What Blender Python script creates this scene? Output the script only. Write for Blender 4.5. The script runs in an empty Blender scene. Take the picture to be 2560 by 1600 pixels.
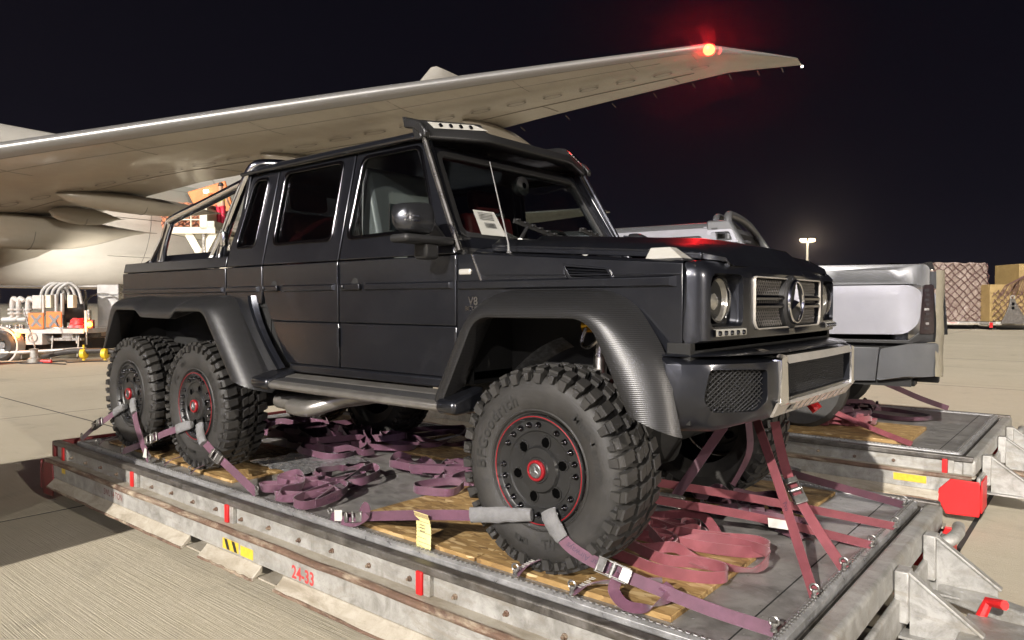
import bpy, bmesh, math, random
from math import sin, cos, pi, radians, sqrt, atan2, hypot
from mathutils import Vector, Matrix
from mathutils.geometry import delaunay_2d_cdt

scene = bpy.context.scene
col = scene.collection
random.seed(7)
Z0 = 0.55                      # height of the tyre contact plane above the apron

# ------------------------------------------------------------------ camera
cd = bpy.data.cameras.new('camera')
cam = bpy.data.objects.new('camera', cd)
col.objects.link(cam)
cd.sensor_width = 36.0
cd.lens = 25.367
cd.clip_start = 0.05
cd.clip_end = 3000
fw = Vector((-0.63848578, 0.76922506, -0.02507411)).normalized()
rt = Vector((0.769470065, 0.638682849, -0.000193)).normalized()
up = rt.cross(fw).normalized()
rt = fw.cross(up)
cam.matrix_world = Matrix(((rt.x, up.x, -fw.x, 1.95854582), (rt.y, up.y, -fw.y, -3.50439303),
                           (rt.z, up.z, -fw.z, 1.21336802 + Z0), (0, 0, 0, 1)))
scene.camera = cam

# ------------------------------------------------------------------ night sky
world = bpy.data.worlds.new('World')
scene.world = world
world.use_nodes = True
wn = world.node_tree
wn.nodes.clear()
wo = wn.nodes.new('ShaderNodeOutputWorld')
wb = wn.nodes.new('ShaderNodeBackground')
wt = wn.nodes.new('ShaderNodeTexCoord')
ws = wn.nodes.new('ShaderNodeSeparateXYZ')
wr = wn.nodes.new('ShaderNodeValToRGB')
wr.color_ramp.elements[0].position = 0.0
wr.color_ramp.elements[0].color = (0.0036, 0.0026, 0.0048, 1)
wr.color_ramp.elements[1].position = 0.55
wr.color_ramp.elements[1].color = (0.0004, 0.0005, 0.0014, 1)
e = wr.color_ramp.elements.new(0.12)
e.color = (0.0010, 0.0008, 0.0020, 1)
wn.links.new(wt.outputs['Generated'], ws.inputs[0])
wn.links.new(ws.outputs['Z'], wr.inputs[0])
wn.links.new(wr.outputs[0], wb.inputs['Color'])
wb.inputs['Strength'].default_value = 1.0
wn.links.new(wb.outputs[0], wo.inputs[0])

# ------------------------------------------------------------------ apron floodlight (distant, behind the camera)
sl = bpy.data.lights.new('apron_floodlight', 'SUN')
sl.energy = 4.2
sl.angle = radians(0.6)
sl.color = (1.0, 0.93, 0.83)
so = bpy.data.objects.new('apron_floodlight', sl)
col.objects.link(so)
SUN = Vector((-0.16, 1.0, -0.46)).normalized()
so.rotation_euler = SUN.to_track_quat('-Z', 'Y').to_euler()
so.location = (0, -20, 12)

vs = scene.view_settings
vs.view_transform = 'Standard'
vs.look = 'None'
vs.exposure = 1.0
vs.gamma = 1.0
vs.use_curve_mapping = False
scene.cycles.use_denoising = True
scene.cycles.max_bounces = 8
scene.cycles.transparent_max_bounces = 16
scene.cycles.sample_clamp_indirect = 6
scene.cycles.caustics_reflective = False
scene.cycles.caustics_refractive = False

# ------------------------------------------------------------------ helpers
def link(o, parent=None):
    col.objects.link(o)
    if parent is not None:
        o.parent = parent
    return o

def tag(o, label, cat, group=None, kind=None):
    if label: o['label'] = label
    if cat: o['category'] = cat
    if group: o['group'] = group
    if kind: o['kind'] = kind
    return o

def thing(name, label, cat, loc=(0, 0, 0), rz=0, group=None):
    o = bpy.data.objects.new(name, None)
    o.empty_display_size = 0.2
    col.objects.link(o)
    o.location = loc
    o.rotation_euler = (0, 0, rz)
    return tag(o, label, cat, group)

def copy_tree(o, parent=None):
    c = o.copy()
    col.objects.link(c)
    c.parent = parent
    for ch in list(o.children):
        copy_tree(ch, c)
    return c

def rnd(poly, r, n=4):
    """round the corners of a 2-d polygon"""
    out = []
    m = len(poly)
    for i in range(m):
        p = Vector(poly[i]); a = Vector(poly[i - 1]); b = Vector(poly[(i + 1) % m])
        rr = r[i] if isinstance(r, (list, tuple)) else r
        u = (a - p); v = (b - p)
        d = min(rr, u.length * .45, v.length * .45)
        if d < 1e-5:
            out.append(tuple(p)); continue
        A = p + u.normalized() * d; B = p + v.normalized() * d
        for k in range(n + 1):
            t = k / n
            out.append(tuple(A * (1 - t) ** 2 + p * 2 * t * (1 - t) + B * t * t))
    return out

def rect(a0, a1, b0, b1):
    return [(a0, b0), (a1, b0), (a1, b1), (a0, b1)]

def inside(p, poly):
    x, y = p
    c = False
    j = len(poly) - 1
    for i in range(len(poly)):
        xi, yi = poly[i]; xj, yj = poly[j]
        if (yi > y) != (yj > y) and x < (xj - xi) * (y - yi) / (yj - yi) + xi:
            c = not c
        j = i
    return c

def smooth_path(pts, n=6):
    """Catmull-Rom through 3-d points"""
    P = [Vector(p) for p in pts]
    if len(P) < 3:
        return P
    out = []
    for i in range(len(P) - 1):
        p0 = P[max(i - 1, 0)]; p1 = P[i]; p2 = P[i + 1]; p3 = P[min(i + 2, len(P) - 1)]
        for k in range(n):
            t = k / n
            out.append(0.5 * ((2 * p1) + (p2 - p0) * t + (2 * p0 - 5 * p1 + 4 * p2 - p3) * t * t
                              + (3 * p1 - p0 - 3 * p2 + p3) * t ** 3))
    out.append(P[-1])
    return out

class MB:
    def __init__(s):
        s.v = []; s.f = []; s.m = []
    def add(s, vs, fs, m=0):
        b = len(s.v)
        s.v += [tuple(v) for v in vs]
        for f in fs:
            s.f.append([b + i for i in f]); s.m.append(m)
        return s
    def box(s, x0, x1, y0, y1, z0, z1, m=0):
        v = [(x0, y0, z0), (x1, y0, z0), (x1, y1, z0), (x0, y1, z0), (x0, y0, z1), (x1, y0, z1), (x1, y1, z1), (x0, y1, z1)]
        return s.add(v, [(0, 3, 2, 1), (4, 5, 6, 7), (0, 1, 5, 4), (1, 2, 6, 5), (2, 3, 7, 6), (3, 0, 4, 7)], m)
    def bar(s, a, b, w, h, upv=(0, 0, 1), m=0):
        """rectangular bar from a to b, w across, h along upv"""
        a = Vector(a); b = Vector(b); d = (b - a).normalized(); u = Vector(upv)
        r = d.cross(u)
        if r.length < 1e-5: r = d.cross(Vector((1, 0, 0)))
        r.normalize(); u = r.cross(d)
        r = r * w / 2; u = u * h / 2
        v = [a - r - u, a + r - u, a + r + u, a - r + u, b - r - u, b + r - u, b + r + u, b - r + u]
        return s.add(v, [(0, 1, 2, 3), (7, 6, 5, 4), (4, 5, 1, 0), (5, 6, 2, 1), (6, 7, 3, 2), (7, 4, 0, 3)], m)
    def tube(s, pts, r, n=10, cap=True, m=0, closed=False):
        P = [Vector(p) for p in pts]
        N = len(P)
        R = r if isinstance(r, (list, tuple)) else [r] * N
        ref = None; rows = []
        for i in range(N):
            if closed: d = P[(i + 1) % N] - P[i - 1]
            else: d = P[min(i + 1, N - 1)] - P[max(i - 1, 0)]
            d.normalize()
            if ref is None:
                ref = d.cross(Vector((0, 0, 1)))
                if ref.length < .1: ref = d.cross(Vector((1, 0, 0)))
            ref = (ref - d * ref.dot(d)).normalized()
            b = d.cross(ref)
            rows.append([P[i] + (ref * cos(2 * pi * k / n) + b * sin(2 * pi * k / n)) * R[i] for k in range(n)])
        vs_ = [v for row in rows for v in row]
        fs = []
        for i in range(N if closed else N - 1):
            j = (i + 1) % N
            for k in range(n):
                k2 = (k + 1) % n
                fs.append((i * n + k, i * n + k2, j * n + k2, j * n + k))
        if cap and not closed:
            fs.append(tuple(range(n))[::-1]); fs.append(tuple((N - 1) * n + k for k in range(n)))
        return s.add(vs_, fs, m)
    def lathe(s, prof, c=(0, 0, 0), ax=(0, 1, 0), n=24, m=0, closed=False):
        """prof: (radius, distance along ax)"""
        c = Vector(c); a = Vector(ax).normalized()
        u = a.cross(Vector((0, 0, 1)))
        if u.length < .1: u = a.cross(Vector((1, 0, 0)))
        u.normalize(); w = a.cross(u)
        vs_ = []
        for r, h in prof:
            for k in range(n):
                t = 2 * pi * k / n
                vs_.append(c + a * h + (u * cos(t) + w * sin(t)) * r)
        fs = []
        L = len(prof)
        for i in range(L if closed else L - 1):
            j = (i + 1) % L
            for k in range(n):
                k2 = (k + 1) % n
                fs.append((i * n + k, j * n + k, j * n + k2, i * n + k2))
        return s.add(vs_, fs, m)
    def disc(s, c, ax, r, n=24, m=0):
        return s.lathe([(r, 0), (0.0005, 0)], c, ax, n, m)
    def prism(s, poly, fn, m=0):
        """fn(u, v, 0/1) -> 3-d point; extruded polygon"""
        n = len(poly)
        vs_ = [fn(u, v, 0) for u, v in poly] + [fn(u, v, 1) for u, v in poly]
        fs = [tuple(range(n)), tuple(range(2 * n - 1, n - 1, -1))]
        for i in range(n):
            j = (i + 1) % n
            fs.append((i, i + n, j + n, j))
        return s.add(vs_, fs, m)
    def grid(s, rows, m=0, closed=False):
        R = len(rows); n = len(rows[0])
        fs = []
        for i in range(R - 1):
            for k in range(n if closed else n - 1):
                k2 = (k + 1) % n
                fs.append((i * n + k, i * n + k2, (i + 1) * n + k2, (i + 1) * n + k))
        return s.add([v for r in rows for v in r], fs, m)
    def panel(s, outline, holes, fn, grid=0.12, m=0):
        """sheet with holes; fn(u, v, k) maps to 3-d, k = 0 outer skin, 1 inner skin"""
        loops = [outline] + list(holes)
        V = []; E = []
        for lp in loops:
            b = len(V)
            V += [Vector(p) for p in lp]
            E += [(b + i, b + (i + 1) % len(lp)) for i in range(len(lp))]
        if grid:
            us = [p[0] for p in outline]; vv = [p[1] for p in outline]
            u = min(us) + grid * .5
            while u < max(us):
                w = min(vv) + grid * .5
                while w < max(vv):
                    if inside((u, w), outline) and not any(inside((u, w), h) for h in holes):
                        if all((Vector((u, w)) - q).length > grid * .3 for q in V[:sum(len(l) for l in loops)]):
                            V.append(Vector((u, w)))
                    w += grid
                u += grid
        r = delaunay_2d_cdt(V, E, [], 0, 1e-6)
        pv, tris = r[0], r[2]
        keep = []
        for t in tris:
            c = sum((pv[i] for i in t), Vector((0, 0))) / len(t)
            if inside(c, outline) and not any(inside(c, h) for h in holes):
                keep.append(tuple(t))
        n = len(pv)
        a = [fn(p.x, p.y, 0) for p in pv]; b = [fn(p.x, p.y, 1) for p in pv]
        cnt = {}
        for t in keep:
            for i in range(len(t)):
                e = (t[i], t[(i + 1) % len(t)])
                cnt[tuple(sorted(e))] = cnt.get(tuple(sorted(e)), 0) + 1
        fs = list(keep) + [tuple(i + n for i in t[::-1]) for t in keep]
        for t in keep:
            for i in range(len(t)):
                e0, e1 = t[i], t[(i + 1) % len(t)]
                if cnt[tuple(sorted((e0, e1)))] == 1:
                    fs.append((e1, e0, e0 + n, e1 + n))
        return s.add(a + b, fs, m)
    def mesh(s, name, ang=35):
        me = bpy.data.meshes.new(name)
        me.from_pydata(s.v, [], s.f)
        if any(s.m): me.polygons.foreach_set('material_index', s.m)
        bm = bmesh.new(); bm.from_mesh(me)
        bmesh.ops.remove_doubles(bm, verts=bm.verts, dist=1e-5)
        bmesh.ops.recalc_face_normals(bm, faces=bm.faces)
        bm.to_mesh(me); bm.free()
        if ang:
            me.polygons.foreach_set('use_smooth', [True] * len(me.polygons))
            me.set_sharp_from_angle(angle=radians(ang))
        me.update()
        return me
    def build(s, name, mats, parent=None, bevel=0, ang=35, seg=2):
        me = s.mesh(name, ang)
        for mm in (mats if isinstance(mats, (list, tuple)) else [mats]):
            me.materials.append(mm)
        o = bpy.data.objects.new(name, me)
        link(o, parent)
        if bevel:
            b = o.modifiers.new('bevel', 'BEVEL')
            b.width = bevel; b.segments = seg; b.limit_method = 'ANGLE'; b.angle_limit = radians(40)
            b.harden_normals = False
        return o

def dup_obj(o, parent, loc=None, rot=None, scale=None):
    c = o.copy(); col.objects.link(c); c.parent = parent
    if loc is not None: c.location = loc
    if rot is not None: c.rotation_euler = rot
    if scale is not None: c.scale = scale
    return c

def text_obj(name, body, fn, mat, parent, size=1.0, align='CENTER', spacing=1.0, bold=0.0):
    """flat lettering; fn(u, v) maps text-plane coordinates to 3-d"""
    cu = bpy.data.curves.new(name, 'FONT')
    cu.body = body; cu.size = size; cu.align_x = align; cu.align_y = 'CENTER'
    cu.space_character = spacing; cu.resolution_u = 3; cu.offset = bold
    t = bpy.data.objects.new(name, cu)
    col.objects.link(t)
    dg = bpy.context.evaluated_depsgraph_get()
    me = bpy.data.meshes.new_from_object(t.evaluated_get(dg))
    bpy.data.objects.remove(t); bpy.data.curves.remove(cu)
    for v in me.vertices:
        v.co = Vector(fn(v.co.x, v.co.y))
    me.materials.clear(); me.materials.append(mat)
    o = bpy.data.objects.new(name, me)
    return link(o, parent)

# ------------------------------------------------------------------ materials
def nt(name):
    m = bpy.data.materials.new(name)
    m.use_nodes = True
    t = m.node_tree
    return m, t, t.nodes['Principled BSDF'], t.nodes['Material Output']

def tc(t, kind='Object', scale=(1, 1, 1), rot=(0, 0, 0)):
    a = t.nodes.new('ShaderNodeTexCoord') if kind != 'World' else t.nodes.new('ShaderNodeNewGeometry')
    mp = t.nodes.new('ShaderNodeMapping')
    mp.inputs['Scale'].default_value = scale
    mp.inputs['Rotation'].default_value = rot
    t.links.new(a.outputs['Position' if kind == 'World' else kind], mp.inputs['Vector'])
    return mp.outputs[0]

def noise(t, vec, scale=5, detail=4, rough=.6, dist=0):
    n = t.nodes.new('ShaderNodeTexNoise')
    n.inputs['Scale'].default_value = scale; n.inputs['Detail'].default_value = detail
    n.inputs['Roughness'].default_value = rough; n.inputs['Distortion'].default_value = dist
    if vec is not None: t.links.new(vec, n.inputs['Vector'])
    return n.outputs['Fac']

def ramp(t, fac, stops):
    r = t.nodes.new('ShaderNodeValToRGB')
    els = r.color_ramp.elements
    while len(els) < len(stops): els.new(.5)
    for el, (p, c) in zip(els, stops):
        el.position = p
        el.color = (c, c, c, 1) if isinstance(c, (int, float)) else (*c, 1)
    t.links.new(fac, r.inputs[0])
    return r.outputs[0]

def mixc(t, fac, a, b, mode='MIX'):
    m = t.nodes.new('ShaderNodeMix'); m.data_type = 'RGBA'; m.blend_type = mode
    for sock, val in ((m.inputs[0], fac), (m.inputs[6], a), (m.inputs[7], b)):
        if hasattr(val, 'is_linked'): t.links.new(val, sock)
        elif isinstance(val, (int, float)): sock.default_value = val
        else: sock.default_value = (*val, 1)
    return m.outputs[2]

def math_n(t, op, a, b=0.0, c=None):
    m = t.nodes.new('ShaderNodeMath'); m.operation = op
    for i, val in enumerate((a, b) if c is None else (a, b, c)):
        if hasattr(val, 'is_linked'): t.links.new(val, m.inputs[i])
        else: m.inputs[i].default_value = val
    return m.outputs[0]

def bump(t, b, h, strength=.3, dist=.01):
    n = t.nodes.new('ShaderNodeBump')
    n.inputs['Strength'].default_value = strength; n.inputs['Distance'].default_value = dist
    t.links.new(h, n.inputs['Height'])
    t.links.new(n.outputs[0], b.inputs['Normal'])

def simple(name, c, rough=.5, metal=0.0, c2=None, nscale=4, bmp=0, bscale=40, bdist=.004, coat=0, spec=.5, rvar=0, kind='Object', detail=5):
    m, t, b, o = nt(name)
    b.inputs['Base Color'].default_value = (*c, 1)
    b.inputs['Roughness'].default_value = rough
    b.inputs['Metallic'].default_value = metal
    b.inputs['Specular IOR Level'].default_value = spec
    if coat:
        b.inputs['Coat Weight'].default_value = coat
        b.inputs['Coat Roughness'].default_value = .08
    v = None
    if c2 or rvar or bmp: v = tc(t, kind)
    if c2:
        f = ramp(t, noise(t, v, nscale, detail), [(.35, 0), (.65, 1)])
        t.links.new(mixc(t, f, c, c2), b.inputs['Base Color'])
    if rvar:
        f = noise(t, v, nscale * 2.3, 5)
        t.links.new(math_n(t, 'MULTIPLY_ADD', f, rvar * 2, rough - rvar), b.inputs['Roughness'])
    if bmp:
        bump(t, b, noise(t, v, bscale, 4), bmp, bdist)
    return m

def emit(name, c, strength):
    m, t, b, o = nt(name)
    b.inputs['Base Color'].default_value = (*c, 1)
    b.inputs['Emission Color'].default_value = (*c, 1)
    b.inputs['Emission Strength'].default_value = strength
    return m

MT = {}
# vehicle
def make_paint():
    m, t, b, o = nt('satin_black_paint')
    v = tc(t)
    f = ramp(t, noise(t, v, 1.7, 6, .65, .6), [(.3, 0), (.7, 1)])
    dust = ramp(t, noise(t, v, 5.5, 9, .72, 1.0), [(.52, 0), (.80, 1)])
    c = mixc(t, f, (.0150, .0164, .0225), (.0215, .0234, .0310))
    c = mixc(t, math_n(t, 'MULTIPLY', dust, .20), c, (.045, .041, .037))
    t.links.new(c, b.inputs['Base Color'])
    b.inputs['Metallic'].default_value = .72
    t.links.new(math_n(t, 'ADD', math_n(t, 'MULTIPLY_ADD', noise(t, v, 6, 6), .12, .28), math_n(t, 'MULTIPLY', dust, .16)), b.inputs['Roughness'])
    b.inputs['Specular IOR Level'].default_value = .5
    b.inputs['Coat Weight'].default_value = .85
    t.links.new(math_n(t, 'MULTIPLY_ADD', f, .08, .15), b.inputs['Coat Roughness'])
    bump(t, b, math_n(t, 'ADD', noise(t, v, 1400, 2), math_n(t, 'MULTIPLY', noise(t, v, 3.0, 3), 5.0)), .03, .0010)
    return m
MT['paint'] = make_paint()
MT['black'] = simple('black_plastic', (.012, .012, .013), .55, bmp=.15, bscale=300, bdist=.0008)
MT['dark'] = simple('dark_underbody', (.006, .006, .006), .8)
MT['chrome'] = simple('chrome', (.78, .78, .80), .10, 1.0, rvar=.05)
MT['steel'] = simple('brushed_steel', (.50, .48, .46), .28, 1.0, rvar=.08)
MT['blackchrome'] = simple('black_chrome', (.10, .10, .11), .18, 1.0)
MT['silver_paint'] = simple('silver_paint', (.30, .30, .335), .28, .40, coat=.5, c2=(.27, .27, .305))
MT['grey_paint'] = simple('grey_satin_paint', (.085, .087, .092), .36, .25, c2=(.072, .074, .079))
MT['red'] = simple('red_paint', (.55, .012, .014), .45, c2=(.42, .012, .014), nscale=12, bmp=.2, bscale=30)
MT['red_dark'] = simple('dark_red_paint', (.16, .018, .02), .5, c2=(.10, .014, .014), nscale=8)
MT['redring'] = simple('red_anodised', (.24, .008, .014), .35, .2)
MT['white'] = simple('white_plastic', (.78, .78, .76), .5)
MT['yellow'] = simple('yellow_paint', (.62, .42, .02), .5)
MT['seat'] = simple('red_leather', (.10, .008, .010), .5)
MT['film_seat'] = simple('protective_film', (.32, .34, .34), .3)
MT['satin_alu'] = simple('satin_aluminium', (.50, .47, .43), .34, .45, c2=(.42, .40, .37), nscale=14)
MT['mirror_cap'] = simple('satin_mirror_cap', (.085, .088, .098), .24, .85)
MT['rod'] = simple('grey_rod', (.10, .10, .10), .5)
MT['skinmetal'] = simple('cast_metal', (.25, .25, .26), .4, .9, c2=(.12, .12, .12), nscale=40)

def make_carbon(name, rot):
    m, t, b, o = nt(name)
    v = tc(t, 'Object', (1, 1, 1), rot)
    w = t.nodes.new('ShaderNodeTexWave'); w.wave_type = 'BANDS'; w.bands_direction = 'X'
    w.inputs['Scale'].default_value = 42; w.inputs['Distortion'].default_value = .4
    t.links.new(v, w.inputs['Vector'])
    t.links.new(mixc(t, w.outputs['Fac'], (.009, .009, .010), (.027, .027, .028)), b.inputs['Base Color'])
    b.inputs['Roughness'].default_value = .36
    b.inputs['Metallic'].default_value = .25
    bump(t, b, w.outputs['Fac'], .11, .004)
    return m
MT['carbon'] = make_carbon('carbon_weave', (0, radians(90), 0))
MT['carbon_roof'] = make_carbon('carbon_weave_roof', (0, 0, radians(62)))

def make_rubber():
    m, t, b, o = nt('tyre_rubber')
    v = tc(t)
    f = ramp(t, noise(t, v, 7, 6, .7), [(.35, 0), (.7, 1)])
    t.links.new(mixc(t, f, (.015, .0145, .014), (.030, .028, .026)), b.inputs['Base Color'])
    b.inputs['Roughness'].default_value = .62
    bump(t, b, noise(t, v, 120, 4), .25, .002)
    return m
MT['rubber'] = make_rubber()
MT['rubber_text'] = simple('tyre_lettering', (.016, .016, .016), .55)

def make_glass(name, tint, rough=.02, refl=1.0):
    m, t, b, o = nt(name)
    t.nodes.remove(b)
    tr = t.nodes.new('ShaderNodeBsdfTransparent'); tr.inputs[0].default_value = (*tint, 1)
    gl = t.nodes.new('ShaderNodeBsdfGlossy'); gl.inputs['Roughness'].default_value = rough
    gl.inputs['Color'].default_value = (refl, refl, refl, 1)
    lw = t.nodes.new('ShaderNodeLayerWeight'); lw.inputs[0].default_value = .5
    fr = math_n(t, 'MULTIPLY_ADD', math_n(t, 'POWER', lw.outputs['Facing'], 5.0), .94, .045)
    mx = t.nodes.new('ShaderNodeMixShader')
    t.links.new(fr, mx.inputs[0]); t.links.new(tr.outputs[0], mx.inputs[1]); t.links.new(gl.outputs[0], mx.inputs[2])
    t.links.new(mx.outputs[0], o.inputs[0])
    return m
MT['glass_tint'] = make_glass('tinted_glass', (.36, .38, .40))
MT['glass_door'] = make_glass('front_door_glass', (.66, .68, .68))
MT['glass_wind'] = make_glass('windscreen_glass', (.74, .77, .76))
MT['glass_clear'] = make_glass('clear_lens', (.9, .9, .9))
MT['reflector'] = simple('lamp_reflector', (.50, .48, .43), .16, .55, bmp=.6, bscale=26, bdist=.006)
MT['amber'] = simple('clear_indicator', (.42, .41, .38), .22, .2, bmp=.5, bscale=120, bdist=.002, spec=.8)
MT['pipe_steel'] = simple('pipe_steel', (.26, .25, .235), .32, .7, c2=(.20, .19, .18), nscale=8)
MT['hole2'] = simple('shaded_bore', (.02, .019, .018), .8)  # dark colour stands in for the shade inside the exhaust mouths
MT['paper'] = simple('paper', (.34, .34, .32), .7)
MT['mesh_grey'] = simple('grille_mesh_grey', (.17, .16, .15), .35, .6)
# ================================================================== the black six-wheeled pickup
truck = thing('pickup_truck', 'black six wheeled off road pickup strapped down on the metal pallet', 'truck', (0, 0, Z0))

BELT = 1.455
def yb(z):
    return .88 if z <= BELT else .88 - .145 * (z - BELT) / (2.12 - BELT)
def sidefn(s, t=.03, off=0.0):
    def f(u, v, k):
        return (u, s * (yb(v) + off - t * k), v)
    return f

def body_panel(name, outs, s, mat='paint', t=.03, bevel=.006, parent=None):
    mb = MB()
    for o_, holes, off in outs:
        mb.panel(o_, holes, sidefn(s, t, off), .22)
    return mb.build(name, MT[mat], parent or truck, bevel, 30)

def strip_piece(mb, s, x0, x1, z0=1.277, z1=1.322, y=.88, h=.017, e=.02):
    v = []
    for (x, z, hh) in ((x0, z0, -.004), (x1, z0, -.004), (x1, z1, -.004), (x0, z1, -.004), (x0 + e * .4, z0 + .008, h), (x1 - e, z0 + .008, h), (x1 - e, z1 - .010, h), (x0 + e * .4, z1 - .010, h)):
        v.append((x, s * (y + hh), z))
    mb.add(v, [(0, 1, 5, 4), (1, 2, 6, 5), (2, 3, 7, 6), (3, 0, 4, 7), (4, 5, 6, 7), (0, 3, 2, 1)])

WIN = {'front_door': [(-1.500, 1.585), (-.765, 1.600), (-.985, 2.070), (-1.475, 2.070)],
       'rear_door': [(-2.285, 1.588), (-1.655, 1.588), (-1.660, 2.070), (-2.285, 2.070)],
       'quarter_panel': [(-2.745, 1.588), (-2.50, 1.588), (-2.475, 2.060), (-2.650, 2.060)]}

for s in (-1, 1):
    # ---- front door
    wf = rnd(WIN['front_door'], [.06, .05, .05, .06], 5)
    fd = body_panel('front_door', [
        ([(-1.545, .825), (-.588, .825), (-.588, 1.088), (-1.545, 1.088)], [], -.005),
        ([(-1.545, 1.092), (-.588, 1.092), (-.588, BELT - .003), (-1.545, BELT - .003)], [], 0),
        ([(-1.545, BELT + .003), (-.595, BELT + .003), (-.615, 1.50), (-.935, 2.112), (-1.545, 2.112)], [wf], 0)], s)
    # ---- rear door
    wr_ = rnd(WIN['rear_door'], [.07, .05, .06, .06], 5)
    rd = body_panel('rear_door', [
        ([(-1.557, .825), (-1.557, 1.088), (-2.262, 1.088), (-2.20, .97), (-2.135, .87), (-2.09, .825)], [], -.005),
        ([(-1.557, 1.092), (-1.557, BELT - .003), (-2.362, BELT - .003), (-2.362, 1.285), (-2.345, 1.235), (-2.265, 1.092)], [], 0),
        ([(-1.557, BELT + .003), (-1.557, 2.112), (-2.362, 2.112), (-2.362, BELT + .003)], [wr_], 0)], s)
    wq = rnd(WIN['quarter_panel'], [.06, .06, .06, .06], 5)
    qp = body_panel('quarter_panel', [
        ([(-2.374, 1.285), (-2.374, BELT - .003), (-2.828, BELT - .003), (-2.828, 1.20), (-2.39, 1.20)], [], 0),
        ([(-2.374, BELT + .003), (-2.374, 2.112), (-2.70, 2.112), (-2.828, 1.60), (-2.828, BELT + .003)], [wq], 0)], s)
    # window seals and panes
    for host, key, w in ((fd, 'front_door', wf), (rd, 'rear_door', wr_), (qp, 'quarter_panel', wq)):
        cx = sum(p[0] for p in w) / len(w); cz = sum(p[1] for p in w) / len(w)
        grow = [(cx + (x - cx) * 1.035 + (.0), cz + (z - cz) * 1.05) for x, z in w]
        shrink = [(cx + (x - cx) * .965, cz + (z - cz) * .955) for x, z in w]
        mb = MB(); mb.panel(grow, [shrink], sidefn(s, .018, .008), 0)
        mb.build('window_seal', MT['blackchrome'] if s < 0 else MT['black'], host, .004, 30)
        mb = MB(); mb.panel(w, [], sidefn(s, .005, -.012), 0)
        mb.build('window_pane', MT['glass_door' if key == 'front_door' else 'glass_tint'], host)
    # rub strips
    for host, x0, x1 in ((fd, -1.30, -.602), (rd, -2.13, -1.575), (qp, -2.815, -2.40)):
        mb = MB(); strip_piece(mb, s, x0, x1); mb.build('rub_strip', MT['paint'], host, .002)
    # handles
    for host, xc in ((fd, -1.415), (rd, -2.25)):
        mb = MB()
        mb.box(xc - .095, xc + .085, *sorted((s * .878, s * .905)), 1.283, 1.318)
        mb.box(xc - .085, xc - .055, *sorted((s * .90, s * .915)), 1.289, 1.312)
        mb.build('door_handle', MT['paint'], host, .006)
        mb = MB(); mb.lathe([(.0, .003), (.026, .003), (.030, .001), (.030, -.004)], (xc + .02, s * .880, 1.322), (0, s, 0), 16)
        mb.build('handle_recess', MT['dark'], host)
    # hinges
    for host, xh in ((fd, -.582), (rd, -1.551)):
        for zh in (1.375, 1.005):
            mb = MB()
            for k in range(3):
                mb.lathe([(0.001, -.017), (.009, -.017), (.009, .017), (.001, .017)], (xh, s * .885, zh + (k - 1) * .038), (0, 0, 1), 10)
            mb.build('door_hinge', MT['paint'], host)
    # ---- front fender
    arch = [(-.578, .86), (-.50, 1.00), (-.42, 1.15), (-.28, 1.235), (.33, 1.235), (.47, 1.12), (.55, .97), (.60, .92)]
    fo = [(.655, .98), (.655, 1.366), (-.478, BELT - .004), (-.578, BELT - .004)] + arch
    ff = body_panel('front_fender', [(fo, [rnd([(.090, 1.322), (.345, 1.305), (.315, 1.352), (.075, 1.378)], .012, 3)], 0)], s)
    mb = MB(); strip_piece(mb, s, -.57, .635, 1.272, 1.322, .88, .018, .03)
    for z in (1.338,):
        mb.bar((-.40, s * .882, z + .004), (.645, s * .882, z - .014), .006, .006)
    mb.build('rub_strip', MT['paint'], ff, .002)
    mb = MB()
    vo = [(.105, 1.318), (.350, 1.300), (.318, 1.357), (.070, 1.384)]
    cx, cz = .21, 1.34
    vi = [(cx + (x - cx) * .86, cz + (z - cz) * .70) for x, z in vo]
    mb.panel(rnd(vo, .012, 3), [rnd(vi, .008, 3)], sidefn(s, .02, .007), 0)
    mb.build('vent_frame', MT['paint'], ff, .003)
    for k in range(3):
        mb = MB(); z = 1.328 + k * .0125
        mb.bar((.10 - .006 * k, s * .874, z + .008), (.33 - .006 * k, s * .874, z - .006), .016, .005, (0, s * .5, 1))
        mb.build('vent_slat', MT['paint'], ff)
    # side marker and lettering
    mb = MB(); mb.box(-.56, -.478, *sorted((s * .878, s * .892)), 1.348, 1.378)
    mb.build('side_marker', MT['amber'], ff, .008)
    if s < 0:
        text_obj('badge_lettering', 'V8', lambda u, v: (-.468 + u, -.8835, 1.216 + v), MT['chrome'], ff, .058, bold=.001)
        text_obj('badge_lettering', 'BITURBO', lambda u, v: (-.452 + u * .96, -.8835, 1.180 + v * .82), MT['chrome'], ff, .036, bold=.0007)
    # seam between wing and cowl
    mb = MB(); mb.bar((-.478, s * .882, 1.450), (-.395, s * .882, 1.275), .005, .006); mb.build('fender_seam', MT['steel'], ff)
    # fender top shelf
    mb = MB()
    rows = []
    for x, z in ((-.478, 1.451), (.10, 1.410), (.655, 1.366)):
        rows.append([(x, s * .880, z), (x, s * .860, z + .012), (x, s * .60, z + .014)])
    mb.grid(rows); mb.build('fender_top', MT['paint'], ff)
    # indicator lamp on the fender
    mb = MB(); mb.box(.43, .625, *sorted((s * .82, s * .70)), 1.372, 1.392)
    ib = mb.build('indicator_base', MT['black'], truck, .004)
    mb = MB()
    mb.add([(.45, s * .815, 1.392), (.618, s * .815, 1.392), (.618, s * .715, 1.392), (.45, s * .715, 1.392),
            (.468, s * .80, 1.440), (.555, s * .795, 1.440), (.555, s * .735, 1.440), (.468, s * .73, 1.440)],
           [(0, 1, 5, 4), (1, 2, 6, 5), (2, 3, 7, 6), (3, 0, 4, 7), (4, 5, 6, 7)])
    mb.build('indicator_lens', MT['amber'], ib, .004)
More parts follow.
